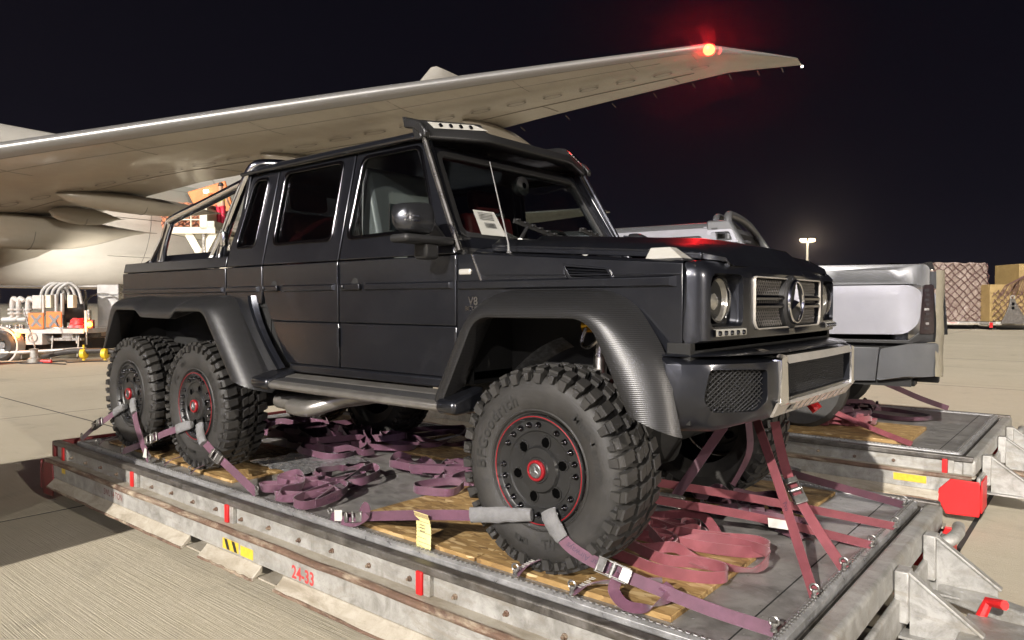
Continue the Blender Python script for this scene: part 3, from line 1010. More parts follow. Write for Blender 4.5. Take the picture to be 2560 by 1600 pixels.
for s in (-1, 1):
    # end cheek going down the pillar
    mb = MB(); mb.prism([(-1.065, 2.222), (-1.00, 2.218), (-.930, 2.185), (-.885, 2.135), (-.895, 2.098), (-.93, 2.122), (-.985, 2.160), (-1.06, 2.175)], lambda u, v, k: (u, s * (.765 + .04 * k), v))
    mb.build('spoiler_cheek', MT['carbon_roof'], spoiler, .008)
    mb = MB()
    ya, yb_ = .44, .72
    f = lambda y, h, o: (-.775 - .15 * (y - .4) / .4 - .012 - .043 * h + o, s * y, 2.128 - .02 * max(0, y - .45) / .35 + .045 + .053 * h)
    mb.add([f(.40, .30, .006), f(.715, .12, .006), f(.735, .85, .006), f(.47, .85, .006), f(.40, .30, -.03), f(.715, .12, -.03), f(.735, .85, -.03), f(.47, .85, -.03)], [(0, 1, 2, 3), (0, 4, 5, 1), (1, 5, 6, 2), (2, 6, 7, 3), (3, 7, 4, 0)])
    lm = mb.build('roof_lamp', MT['amber'], spoiler)
    for k in range(4):
        mb = MB(); mb.lathe([(.014, 0), (.012, .006), (.001, .007)], f(.50 + .058 * k, .5, .008), (.9, 0, .4), 12); mb.build('lamp_lens', MT['blackchrome'], lm)

# ---- mirrors
for s in (-1, 1):
    mb = MB(); rows = []
    for t in [i / 8 for i in range(9)]:
        # sections across y, rounded box shrinking at both ends
        y = .985 + .225 * t
        sc = sqrt(max(.05, 1 - (2 * t - 1) ** 6)) * (1 - .10 * t)
        zc = 1.625 - .008 * t
        hh = .088 * sc * (1 - .12 * t); dd = .075 * sc
        rows.append([(-.665 - .02 * t + dd * cp, s * y, zc + hh * sp) for cp, sp in ((1.0, -.9), (1.15, 0), (.95, .75), (.5, 1.0), (-.6, 1.0), (-.75, .9), (-.75, -.95), (.6, -1.0))])
    mb.grid(rows, closed=True); mb.add(rows[0], [tuple(range(8))]); mb.add(rows[-1], [tuple(range(8))[::-1]])
    mo_ = mb.build('wing_mirror', MT['mirror_cap'], truck, 0, 70)
    sd = mo_.modifiers.new('round', 'SUBSURF'); sd.levels = 1; sd.render_levels = 2
    mb = MB(); mb.box(-.73, -.60, *sorted((s * .87, s * 1.20)), 1.500, 1.540); mb.box(-.72, -.63, *sorted((s * .95, s * 1.05)), 1.425, 1.51)
    mb.build('mirror_arm', MT['black'], mo_, .018, seg=3)
    mb = MB(); mb.prism([(-.90, 1.51), (-.64, 1.51), (-.80, 1.66)], lambda u, v, k: (u, s * (.845 + .03 * k), v)); mb.build('mirror_foot', MT['black'], mo_, .01)
    mb = MB(); mb.box(-.742, -.736, *sorted((s * 1.0, s * 1.185)), 1.56, 1.69); mb.build('mirror_glass', MT['glass_tint'], mo_)
    for kz in (1.622, 1.600):
        for k in range(6):
            mb = MB(); y = 1.215 - k * .016; mb.box(-.596 - k * .0, -.588, *sorted((s * y, s * (y - .011))), kz - .003, kz + .004); mb.build('mirror_led', MT['chrome'], mo_)

# ---- roll bars over the bed
for s in (-1, 1):
    mb = MB()
    mb.tube(smooth_path([(-4.10, s * .76, 1.50), (-4.05, s * .76, 1.66), (-3.94, s * .76, 1.83), (-3.87, s * .755, 1.88), (-3.4, s * .74, 1.965), (-2.86, s * .72, 2.065)], 6), .036, 14)
    mb.tube([(-4.21, s * .84, 1.45), (-4.10, s * .80, 1.60), (-4.0, s * .765, 1.75)], [.006, .022, .03], 10)
    r1 = mb.build('roll_bar', MT['chrome'], truck)
    mb = MB()
    mb.tube(smooth_path([(-3.15, s * .76, 1.50), (-3.06, s * .76, 1.70), (-2.95, s * .75, 1.88), (-2.80, s * .735, 2.09), (-2.72, s * .70, 2.185), (-2.66, s * .55, 2.205)], 6), .034, 14)
    mb.tube([(-3.245, s * .84, 1.45), (-3.16, s * .80, 1.56), (-3.05, s * .765, 1.74)], [.006, .022, .03], 10)
    mb.build('roll_bar', MT['chrome'], truck)
mb = MB(); mb.tube([(-2.66, -.56, 2.205), (-2.66, .56, 2.205)], .034, 12); mb.build('roll_bar', MT['chrome'], truck)
mb = MB(); mb.box(-2.99, -2.93, -.845, -.80, 1.61, 1.72); mb.build('work_lamp', MT['chrome'], truck, .012)

# ---- wheels
def wheel_parts():
    R, W = .468, .312
    # tyre carcass profile (radius, y) y from outer face (-) to inner (+), local y=0 at the outer bead
    prof = [(.245, .035), (.252, .012), (.275, .000), (.315, -.012), (.355, -.014), (.395, -.006), (.418, .012), (.428, .030), (.432, .15), (.428, .275), (.395, .305), (.33, .315), (.25, .28)]
    mb = MB()
    n = 96
    mb.lathe(prof, (0, 0, 0), (0, 1, 0), n)
    # rim protector ridge
    mb.lathe([(.262, .001), (.268, -.006), (.274, -.001)], (0, 0, 0), (0, 1, 0), 72)
    N = 38
    def blk(a0, a1, y0, y1, r0, r1, sk0=0, sk1=0, top=.0, sh=.0):
        """tread block; sk shears the angle with y"""
        v = []
        for r, ins in ((r0, 0), (r1, .07)):
            for a, y, sk in ((a0, y0, sk0), (a1, y0, sk0), (a1, y1, sk1), (a0, y1, sk1)):
                am = (a0 + a1) / 2; ym = (y0 + y1) / 2
                aa = am + (a - am) * (1 - ins) + sk; yy = ym + (y - ym) * (1 - ins)
                rr = r - (sh if y == y0 else 0)
                v.append((rr * cos(aa), yy, rr * sin(aa)))
        mb.add(v, [(0, 1, 2, 3), (4, 7, 6, 5), (0, 4, 5, 1), (1, 5, 6, 2), (2, 6, 7, 3), (3, 7, 4, 0)])
    st = 2 * pi / N
    rng = random.Random(3)
    for i in range(N):
        a = i * st
        odd = i % 2
        # shoulder lugs that wrap on to the sidewall, both sides
        for side in (0, 1):
            f = (lambda y: y) if side == 0 else (lambda y: .292 - y)
            off = 0 if side == 0 else st * .5
            b0 = a + off
            w = st * .70
            blk(b0 + (.05 * st if odd else 0), b0 + w, f(.000), f(.072), .420, R - .001, 0, .035 * (1 if side == 0 else -1), sh=.008)
            blk(b0 + w * .30, b0 + w * .72, f(.066), f(.098), .425, R - .012, .03, .045)
            # side biter on the sidewall
            ri = .388 if odd else .402
            v = []
            y_s = f(-.010) ; y_o = f(-.021 if side == 0 else -.019)
            aw = w * (.95 if odd else .62)
            for (yy, k) in ((y_s + (.012 if side == 0 else -.012), 1), (y_o, .86)):
                for (rr, aa) in ((ri, b0 + w * .10), (ri, b0 + aw * .9), (.440, b0 + aw), (.440, b0)):
                    am = b0 + aw / 2; rm = .418
                    v.append(((rm + (rr - rm) * k) * cos(am + (aa - am) * k), yy, (rm + (rr - rm) * k) * sin(am + (aa - am) * k)))
            mb.add(v, [(0, 1, 2, 3), (4, 7, 6, 5), (0, 4, 5, 1), (1, 5, 6, 2), (2, 6, 7, 3), (3, 7, 4, 0)])
            # transition facet between side and shoulder
            v = []
            for (rr, yy, kk) in ((.436, -.014, 1), (.455, .010, 1)):
                for aa in (b0 + .06 * st, b0 + w * .93): v.append((rr * cos(aa), f(yy), rr * sin(aa)))
            for (rr, yy) in ((.42, .004), (.44, .03)):
                for aa in (b0, b0 + w): v.append((rr * cos(aa), f(yy), rr * sin(aa)))
            mb.add(v, [(0, 1, 3, 2), (0, 2, 6, 4), (1, 5, 7, 3), (0, 4, 5, 1), (2, 3, 7, 6)])
        # centre blocks: two staggered rows of hooked blocks
        blk(a + .02 * st, a + .62 * st, .104, .148, .428, R, 0, .05)
        blk(a + .52 * st, a + 1.12 * st, .150, .192, .428, R, -.05, 0)
        blk(a + .10 * st, a + .40 * st, .190, .214, .428, R - .004, .0, .03)
    tyre = mb.mesh('tyre', 30)
    tyre.materials.append(MT['rubber'])
    # rim
    mb = MB()
    mb.lathe([(.236, .03), (.250, .004), (.246, -.006), (.236, -.008), (.228, .004), (.222, .008), (.176, .010), (.170, .016), (.150, .018), (.108, .018), (.102, .008), (.098, .002), (.060, .000), (.056, -.006), (.001, -.006)], (0, 0, 0), (0, 1, 0), 64)
    rim = mb.mesh('rim', 25); rim.materials.append(MT['rim'])
    mb = MB(); mb.lathe([(.2405 + .0024 * cos(a), -.0078 + .0020 * sin(a)) for a in [i * pi / 4 for i in range(8)]], (0, 0, 0), (0, 1, 0), 72, closed=True)
    ring = mb.mesh('ring'); ring.materials.append(MT['redring'])
    mb = MB(); mb.lathe([(.001, -.024), (.005, -.023), (.0075, -.018), (.008, -.012), (.012, -.009), (.014, -.003), (.0145, .006)], (0, 0, 0), (0, 1, 0), 10)
    bolt = mb.mesh('bolt', 50); bolt.materials.append(MT['blackchrome'])
    mb = MB(); o8 = [(cos(a) * .022 * (1.25 if abs(sin(a)) < .5 else 1), sin(a) * .030) for a in [i * pi / 4 + pi / 8 for i in range(8)]]
    mb.prism([(u, v) for u, v in o8], lambda u, v, k: (u, .0005 + .03 * k, v))
    fr_ = [(u * 1.28, v * 1.22) for u, v in o8]
    mb.panel(fr_, [o8], lambda u, v, k: (u, -.0035 + .006 * k + (.002 if (u, v) in fr_ else 0), v), 0, 1)
    slot = mb.mesh('slot', 0); slot.materials.append(MT['hole']); slot.materials.append(MT['rim'])
    mb = MB(); mb.lathe([(.047, -.004), (.047, -.018), (.043, -.022), (.036, -.022), (.033, -.016)], (0, 0, 0), (0, 1, 0), 40)
    cap = mb.mesh('cap'); cap.materials.append(MT['redring'])
    mb = MB(); mb.lathe([(.034, -.010), (.033, -.021), (.028, -.023), (.026, -.020), (.001, -.020)], (0, 0, 0), (0, 1, 0), 32)
    for k in range(3):
        a = pi / 2 + k * 2 * pi / 3
        mb.add([(.024 * cos(a), -.0215, .024 * sin(a)), (.006 * cos(a + 1.05), -.0215, .006 * sin(a + 1.05)), (0, -.026, 0), (.006 * cos(a - 1.05), -.0215, .006 * sin(a - 1.05))], [(0, 1, 2), (0, 2, 3)])
    badge = mb.mesh('badge', 20); badge.materials.append(MT['skinmetal'])
    return tyre, rim, ring, bolt, slot, cap, badge
MT['rim'] = simple('satin_black_rim', (.017, .017, .018), .40, .3, c2=(.024, .024, .024), nscale=9)
MT['hole'] = simple('shadow_hole', (.0015, .0015, .0015), 1.0, spec=0)
WP = wheel_parts()
def arc_text(body, size, r, a_mid, parent, flip=False, y=-.0165, spacing=1.0, mat_='rubber_text'):
    def f(u, v):
        rr = r + (-v if flip else v)
        a = a_mid + (u / r) * (1 if flip else -1)
        yy = y
        return (rr * cos(a), yy, rr * sin(a))
    return text_obj('tyre_lettering', body, f, MT[mat_], parent, size, spacing=spacing, bold=.0006)
def put_wheel(x, s, rot, lettering):
    o = bpy.data.objects.new('wheel', WP[1]); link(o, truck)
    o.location = (x, s * .965, .462)
    o.rotation_euler = (0, rot, 0) if s < 0 else (0, rot, pi)
    ty = link(bpy.data.objects.new('tyre', WP[0]), o)
    if x > -4: link(bpy.data.objects.new('bead_ring', WP[2]), o)
    if s < 0 or x == 0:
        k = 0
        for i in range(24):
            if i % 6 == 5: continue
            a = i * 2 * pi / 24
            b = link(bpy.data.objects.new('wheel_bolt', WP[3]), o); b.location = (.203 * cos(a), .006, .203 * sin(a))
        for i in range(6):
            a = i * pi / 3 + .26
            b = link(bpy.data.objects.new('rim_slot', WP[4]), o); b.location = (.129 * cos(a), .0155, .129 * sin(a)); b.rotation_euler = (0, -a, 0); b.scale = (.95, 1, .78)
        link(bpy.data.objects.new('hub_cap', WP[5]), o)
        link(bpy.data.objects.new('hub_badge', WP[6]), o)
    if lettering:
        arc_text('BFGoodrich', .080, .325, pi * .82 - lettering, o, spacing=1.12)
        arc_text('Mud-Terrain', .056, .335, pi * .14 - lettering, o, spacing=1.1)
        arc_text('T/A', .066, .330, -pi * .42 - lettering, o, True)
        arc_text('KM3', .042, .335, -pi * .58 - lettering, o, True)
    return o
for s in (-1, 1):
    for i, x in enumerate((0, -3.12, -4.22)):
        put_wheel(x, s, [.0, 2.1, 1.2][i] if s < 0 else .4, (1e-6 if i == 0 else (.3 if i == 1 else 0)) if s < 0 else 0)
# ================================================================== apron, dollies, pallets, boards, straps
def make_concrete():
    m, t, b, o = nt('brushed_concrete')
    v = tc(t, 'World', (1, 1, 1), (0, 0, 0))
    big = ramp(t, noise(t, v, .22, 6, .6), [(.30, 0), (.70, 1)])
    c = mixc(t, big, (.385, .342, .255), (.480, .430, .330))
    mid = ramp(t, noise(t, v, 2.6, 8, .68), [(.25, 0), (.75, 1)])
    c = mixc(t, mixc(t, .5, (0, 0, 0), mid), c, (.49, .45, .365))
    st = ramp(t, noise(t, v, .9, 7, .72, 1.2), [(.56, 0), (.72, 1)])
    c = mixc(t, math_n(t, 'MULTIPLY', st, .38), c, (.17, .152, .122))
    oil = ramp(t, noise(t, v, .35, 3, .5, .3), [(.66, 0), (.72, 1)])
    c = mixc(t, math_n(t, 'MULTIPLY', oil, .28), c, (.10, .09, .075))
    tm = ramp(t, noise(t, tc(t, 'World', (.05, 1.9, 1), (0, 0, radians(-6))), 1.0, 4, .6, .4), [(.60, 0), (.68, 1)])
    c = mixc(t, math_n(t, 'MULTIPLY', tm, .22), c, (.13, .115, .095))
    vg = tc(t, 'World', (1.3, 130, 1))
    gv = noise(t, vg, 1.0, 4, .6, .0)
    g = ramp(t, gv, [(.38, 0), (.60, 1)])
    c = mixc(t, math_n(t, 'MULTIPLY', g, .30), c, (.52, .48, .40))
    t.links.new(c, b.inputs['Base Color'])
    b.inputs['Roughness'].default_value = .85
    b.inputs['Specular IOR Level'].default_value = .25
    hh = math_n(t, 'ADD', math_n(t, 'MULTIPLY', g, 1.0), math_n(t, 'MULTIPLY', noise(t, v, 60, 4, .7), .5))
    bump(t, b, hh, .42, .005)
    return m
MT['concrete'] = make_concrete()
MT['joint'] = simple('joint_filler', (.03, .028, .025), .9)

def make_galv(name, c1, c2, c3, rough=.5, metal=.35):
    m, t, b, o = nt(name)
    v = tc(t, 'World')
    f1 = ramp(t, noise(t, v, 9, 7, .72, .6), [(.34, 0), (.62, 1)])
    f2 = ramp(t, noise(t, tc(t, 'World', (1, 2.5, 4)), 2.2, 7, .72, .8), [(.50, 0), (.66, 1)])
    f3 = ramp(t, noise(t, v, 55, 4, .7), [(.60, 0), (.70, 1)])
    c = mixc(t, f1, c1, c2)
    c = mixc(t, math_n(t, 'MULTIPLY', f2, .75), c, c3)
    c = mixc(t, math_n(t, 'MULTIPLY', f3, .35), c, (.10, .08, .06))
    t.links.new(c, b.inputs['Base Color'])
    b.inputs['Metallic'].default_value = metal
    t.links.new(math_n(t, 'MULTIPLY_ADD', f1, .2, rough - .1), b.inputs['Roughness'])
    bump(t, b, math_n(t, 'ADD', noise(t, v, 30, 5), f3), .18, .004)
    return m
MT['galv'] = make_galv('galvanised_steel', (.23, .225, .21), (.41, .405, .39), (.26, .235, .195))
MT['ledge'] = make_galv('worn_cream_steel', (.28, .25, .20), (.37, .34, .285), (.19, .16, .115), .6, .05)
MT['darksteel'] = make_galv('dark_worn_steel', (.050, .046, .042), (.16, .15, .14), (.08, .065, .05), .45, .45)
MT['rust'] = make_galv('rust_worn_edge', (.070, .042, .030), (.14, .085, .058), (.42, .36, .27), .65, .1)
MT['deckmetal'] = make_galv('pallet_aluminium', (.19, .185, .18), (.31, .30, .29), (.12, .115, .11), .42, .40)
MT['rail_al'] = make_galv('rail_aluminium', (.34, .34, .35), (.55, .55, .56), (.22, .22, .22), .35, .6)
MT['zinc'] = simple('zinc_fitting', (.30, .295, .285), .3, .75, c2=(.18, .175, .17), nscale=30)

def make_osb():
    m, t, b, o = nt('strand_board')
    def layer(rot, sc):
        v = tc(t, 'World', (sc * .32, sc, sc), (0, 0, rot))
        w = t.nodes.new('ShaderNodeTexVoronoi'); w.inputs['Scale'].default_value = 1; w.inputs['Randomness'].default_value = 1
        t.links.new(v, w.inputs['Vector'])
        s_ = t.nodes.new('ShaderNodeSeparateColor'); t.links.new(w.outputs['Color'], s_.inputs[0])
        return s_.outputs[0], w.outputs['Distance']
    a, da = layer(.4, 34); c, dc = layer(-.7, 42); e_, de = layer(1.4, 38)
    sel = ramp(t, a, [(.40, 0), (.42, 1)]); sel2 = ramp(t, c, [(.55, 0), (.57, 1)])
    mixv = mixc(t, sel2, mixc(t, sel, a, c), e_)
    colr = ramp(t, mixv, [(0, (.16, .092, .034)), (.35, (.29, .18, .066)), (.7, (.39, .265, .115)), (1, (.50, .37, .20))])
    t.links.new(mixc(t, ramp(t, noise(t, tc(t, 'World'), 3, 4), [(.5, 0), (.8, .6)]), colr, (.30, .19, .07)), b.inputs['Base Color'])
    b.inputs['Roughness'].default_value = .7
    bump(t, b, mixv, .3, .004)
    return m
MT['osb'] = make_osb()

def make_strap(name, c1, c2):
    m, t, b, o = nt(name)
    v = tc(t, 'World')
    c = mixc(t, ramp(t, noise(t, v, 11, 5, .65), [(.35, 0), (.65, 1)]), c1, c2)
    c = mixc(t, ramp(t, noise(t, v, 3.1, 3), [(.45, 0), (.75, .5)]), c, tuple(x * .55 for x in c1))
    t.links.new(c, b.inputs['Base Color'])
    b.inputs['Roughness'].default_value = .68
    b.inputs['Sheen Weight'].default_value = .25
    bump(t, b, noise(t, v, 420, 2), .25, .0015)
    return m
MT['strap'] = make_strap('mauve_webbing', (.070, .023, .045), (.106, .038, .070))
MT['strap_rose'] = make_strap('rose_webbing', (.140, .028, .038), (.192, .044, .056))
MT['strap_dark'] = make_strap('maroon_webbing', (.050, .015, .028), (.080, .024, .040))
MT['strap_print'] = simple('webbing_print', (.045, .022, .045), .7)
MT['felt'] = simple('grey_felt', (.115, .115, .118), .95, c2=(.16, .16, .165), nscale=18, bmp=.6, bscale=150, bdist=.003)
MT['tag'] = simple('yellow_card', (.68, .60, .24), .75, c2=(.72, .66, .32), nscale=8)
MT['ink'] = simple('print_ink', (.05, .04, .05), .7)
MT['label'] = simple('label_white', (.46, .46, .43), .6)
MT['film'] = simple('crumpled_film', (.62, .62, .64), .16, .75, bmp=1.0, bscale=38, bdist=.02)
MT['stencil'] = simple('stencil_red', (.42, .04, .04), .6)
MT['stencil_dk'] = simple('stencil_faded', (.15, .05, .045), .6)
MT['signyellow'] = simple('sign_yellow', (.62, .44, .03), .5, c2=(.48, .33, .03), nscale=30)

# ---- apron of cast slabs
gm = MB(); gm.add([(-900, -900, 0), (900, -900, 0), (900, 900, 0), (-900, 900, 0)], [(0, 1, 2, 3)])
ground = gm.build('apron_ground', MT['concrete'], None, 0, 0); ground['kind'] = 'structure'
ground.location.z = 0
jx = [1.15 + 6.0 * k for k in range(-16, 5)]
jy = [-13.7, -6.5, .70, 7.3, 14.0, 22.4, 31.6, 40.5, 49.5, 58.5]
g_ = .018
for i in range(len(jx) - 1):
    for j in range(len(jy) - 1):
        cx = (jx[i] + jx[i + 1]) / 2; cy = (jy[j] + jy[j + 1]) / 2
        d = Vector((cx - 1.96, cy + 3.5))
        if d.dot(Vector((-.638, .769))) < -4: continue
        mb = MB()
        gy_ = g_ if jy[j] < 10 else .045
        x0, x1, y0, y1 = jx[i] + g_, jx[i + 1] - g_, jy[j] + gy_, jy[j + 1] - gy_
        e = .0
        mb.add([(x0, y0, .001), (x1, y0, .001), (x1, y1, .001), (x0, y1, .001), (x0 + e, y0 + e, .0045), (x1 - e, y0 + e, .0045), (x1 - e, y1 - e, .0045), (x0 + e, y1 - e, .0045)],
               [(4, 5, 6, 7), (0, 1, 5, 4), (1, 2, 6, 5), (2, 3, 7, 6), (3, 0, 4, 7)])
        mb.build('concrete_slab', MT['concrete'], ground, 0, 0)
jm = MB(); jm.add([(jx[0], jy[0], .003), (jx[-1], jy[0], .003), (jx[-1], jy[-1], .003), (jx[0], jy[-1], .003)], [(0, 1, 2, 3)])
jm.build('joint_filler', MT['joint'], ground, 0, 0)

# ---- dolly
def make_dolly(label, loc):
    d = thing('cargo_dolly', label, 'dolly', loc, 0, 'roller dollies for the truck pallets')
    X0, X1 = -5.27, 1.07
    YN, YF = -1.165, 1.565
    mb = MB(); mb.box(X0 + .05, X1, YN + .02, YF - .02, -.30, -.062); mb.build('deck_frame', MT['darksteel'], d)
    for s, yw in ((-1, YN), (1, YF)):
        def Y(o): return yw + s * o
        mb = MB(); mb.box(X0, X1 + .1, *sorted((Y(-.03), Y(.028))), -.062, -.018); mb.build('guide_rail', MT['darksteel'], d, .008)
        mb = MB(); mb.box(X0 + .02, X1 + .1, *sorted((Y(0), Y(-.012))), -.170, -.063); mb.build('side_web', MT['galv'], d)
        mb = MB(); mb.box(X0 + .0, X1 + .12, *sorted((Y(-.01), Y(.085))), -.176, -.164); mb.build('side_ledge', MT['ledge'], d)
        mb = MB()
        mb.tube([(X0 + (X1 - X0 + .1) * k / 40, Y(.084 + random.uniform(-.002, .002)), -.180 + random.uniform(-.003, .003)) for k in range(41)], .021, 10)
        mb.build('worn_edge', MT['rust'], d)
        # face with two fork openings, lip below
        gaps = [(-2.62, -2.40), (-1.77, -1.555)] if s < 0 else []
        xs = [X0 + .235] + [g for ab in gaps for g in ab] + [X1 - .115]
        mb = MB(); mb.box(X0, X1 + .1, *sorted((Y(.088), Y(.098))), -.300, -.184); mb.build('side_face', MT['galv'], d)
        for k in range(0, len(xs), 2):
            mb = MB()
            mb.prism([(.088, -.302), (.100, -.302), (.108, -.316), (.160, -.362), (.160, -.374), (.150, -.378), (.09, -.340)], lambda u, v, q: (xs[k] + .003 + (xs[k + 1] - xs[k] - .006) * q, Y(u), v))
            mb.build('side_lip', MT['ledge'], d, .004)
            mb = MB()
            mb.tube([(xs[k] + .004 + (xs[k + 1] - xs[k] - .008) * q / 20, Y(.158 + random.uniform(-.003, .003)), -.370 + random.uniform(-.003, .003)) for q in range(21)], .010, 8)
            mb.build('worn_edge', MT['rust'], d)
        for a, b_ in gaps:
            mb = MB(); mb.box(a - .03, b_ + .03, *sorted((Y(.0), Y(-.01))), -.37, -.20); mb.build('fork_pocket', MT['ledge'], d)
            mb = MB(); mb.box(a - .02, b_ + .02, *sorted((Y(.0), Y(.12))), -.372, -.362); mb.build('fork_pocket', MT['ledge'], d)
        # bolts and red stops
        bm0 = MB(); bm0.lathe([(.014, 0), (.014, .008), (.008, .009), (.008, .022), (.001, .023)], (0, 0, 0), (0, s, 0), 8)
        bo = None
        for k in range(20):
            xx = -4.90 + k * .3055
            if xx > X1: break
            if min(abs(xx - q) for q in (-3.64, -2.27, -.52, .95)) < .05: xx += .07
            if bo is None:
                bo = bm0.build('web_bolt', MT['rust'], d, 0); bo.location = (xx, Y(.0), -.128)
            else:
                dup_obj(bo, d, (xx, Y(.0), -.120 - .008 * (k % 2)))
        for xx in (-5.02, -3.64, -2.27, -.52, .98):
            mb = MB(); mb.box(xx - .022, xx + .016, *sorted((Y(.0), Y(.040))), -.163, -.052); st = mb.build('red_stop', MT['red'], d, .004)
            mb = MB(); mb.box(xx + .018, xx + .060, *sorted((Y(.0), Y(.028))), -.163, -.060); mb.build('stop_bracket', MT['galv'], st, .003)
        # corner bumper plates
        for xa, xb, mm in ((X0 - .04, X0 + .22, 'red_dark'), (X1 - .10, X1 + .155, 'red')):
            mb = MB()
            mb.prism([(xa + .06, -.19), (xb, -.19), (xb + .02, -.36), (xb + .0, -.465), (xa + .03, -.475), (xa - .03, -.36), (xa - .02, -.28)], lambda u, v, q: (u, Y(.099 + .012 * q), v))
            mb.build('corner_plate', MT[mm], d, .008)
            mb = MB()
            xe = X0 - .05 if mm == 'red_dark' else X1 + .17
            mb.box(xe - .006, xe + .006, *sorted((Y(.115), Y(-.16))), -.43, -.18); mb.build('corner_plate', MT[mm], d, .004)
    # end beams
    mb = MB(); mb.box(1.088, 1.185, YN - .01, YF + .01, -.175, -.038); mb.build('end_beam', MT['galv'], d, .022, seg=4)
    mb = MB(); mb.box(X0 - .06, X0 - .005, YN - .02, YF + .02, -.17, -.03); mb.build('end_beam', MT['red_dark'], d, .01)
    mb = MB(); mb.box(1.185, 1.215, YN + .05, YF - .05, -.36, -.19); mb.build('buffer_beam', MT['galv'], d, .01)
    # gussets towards the tow bar
    for gy in (-.78, .30, .98):
        mb = MB(); mb.box(1.19, 1.25, gy - .05, gy + .05, -.30, -.055); gp = mb.build('gusset_post', MT['galv'], d, .006)
        mb = MB(); mb.prism([(1.25, -.07), (1.53, -.28), (1.53, -.36), (1.25, -.36)], lambda u, v, q: (u, gy - .008 + .016 * q, v)); mb.build('gusset_plate', MT['galv'], gp)
        mb = MB(); mb.bar((1.24, gy, -.062), (1.545, gy, -.285), .05, .014, (0, 0, 1)); mb.build('gusset_flange', MT['galv'], gp, .003)
        mb = MB(); mb.bar((1.21, gy, -.365), (1.56, gy, -.365), .11, .014); mb.build('gusset_foot', MT['galv'], gp, .003)
    mb = MB(); mb.tube(smooth_path([(1.20, 1.20, -.19), (1.27, 1.24, -.15), (1.29, 1.38, -.14), (1.27, 1.56, -.15)], 5), .035, 12); mb.build('guard_pipe', MT['galv'], d)
    # tow bar
    for a, b_ in (((1.20, -.35, -.36), (2.75, .30, -.38)), ((1.20, 1.05, -.36), (2.75, .40, -.38))):
        mb = MB(); mb.bar(a, b_, .10, .09); mb.build('tow_bar', MT['galv'], d, .012)
    mb = MB(); mb.lathe([(.09, -.02), (.09, .02), (.05, .02), (.05, -.02)], (2.86, .35, -.38), (0, 0, 1), 20, closed=True); mb.build('tow_eye', MT['darksteel'], d)
    mb = MB(); mb.box(1.45, 2.05, .08, .55, -.30, -.285); mb.build('tow_plate', MT['galv'], d, .004)
    mb = MB(); mb.tube([(1.50, .56, -.30), (1.53, .58, -.22), (1.60, .52, -.20)], .024, 8); mb.build('brake_handle', MT['red'], d, 0)
    mb = MB(); mb.box(1.25, 1.75, -.10, .0, -.36, -.30); mb.build('brake_link', MT['rust'], d, .01)
    # castor wheels
    for wx in (-4.25, -3.2, -.9, .2):
        for wy in (-.85, 1.25):
            mb = MB(); mb.lathe([(.03, -.06), (.10, -.06), (.135, -.045), (.135, .045), (.10, .06), (.03, .06)], (wx, wy, -.402), (0, 1, 0), 24); w = mb.build('castor_wheel', MT['rubber'], d)
            mb = MB(); mb.box(wx - .04, wx + .04, wy - .085, wy - .07, -.42, -.28); mb.box(wx - .04, wx + .04, wy + .07, wy + .085, -.42, -.28); mb.box(wx - .06, wx + .06, wy - .085, wy + .085, -.31, -.28)
            mb.build('castor_fork', MT['darksteel'], w)
    return d
dolly1 = make_dolly('grey steel pallet dolly under the black truck, stencilled 24-33 along its side', (0, 0, Z0))
fy = -1.165 - .0985
text_obj('side_lettering', '24-33', lambda u, v: (-1.365 + u * .86, fy, -.262 + v * .95), MT['stencil'], dolly1, .104, bold=.0026)
text_obj('side_lettering', 'SWL 14 TON', lambda u, v: (-3.82 + u * .86, fy, -.243 + v), MT['stencil_dk'], dolly1, .068, bold=.0012)
mb = MB(); mb.box(-2.205, -2.02, fy, fy + .003, -.290, -.226); hz = mb.build('hazard_sign', MT['signyellow'], dolly1)
for k in range(2):
    mb = MB(); x = -2.185 + k * .085; mb.add([(x, fy - .001, -.228), (x + .035, fy - .001, -.228), (x + .065, fy - .001, -.288), (x + .03, fy - .001, -.288)], [(0, 1, 2, 3)]); mb.build('sign_stripe', MT['black'], hz, 0, 0)
mb = MB(); mb.box(-2.00, -1.86, fy, fy + .003, -.292, -.232); mb.build('reflector_sign', MT['signyellow'], dolly1)
mb = MB(); mb.box(-4.86, -4.78, fy, fy + .003, -.235, -.190); mb.build('reflector_sign', MT['signyellow'], dolly1)
dolly2 = make_dolly('grey steel pallet dolly with bright red corner plate under the silver pickup', (-.03, 4.37, Z0))
mb = MB(); mb.box(.62, .86, -1.165 - .102, -1.165 - .098, -.258, -.200); mb.build('reflector_sign', MT['signyellow'], dolly2)

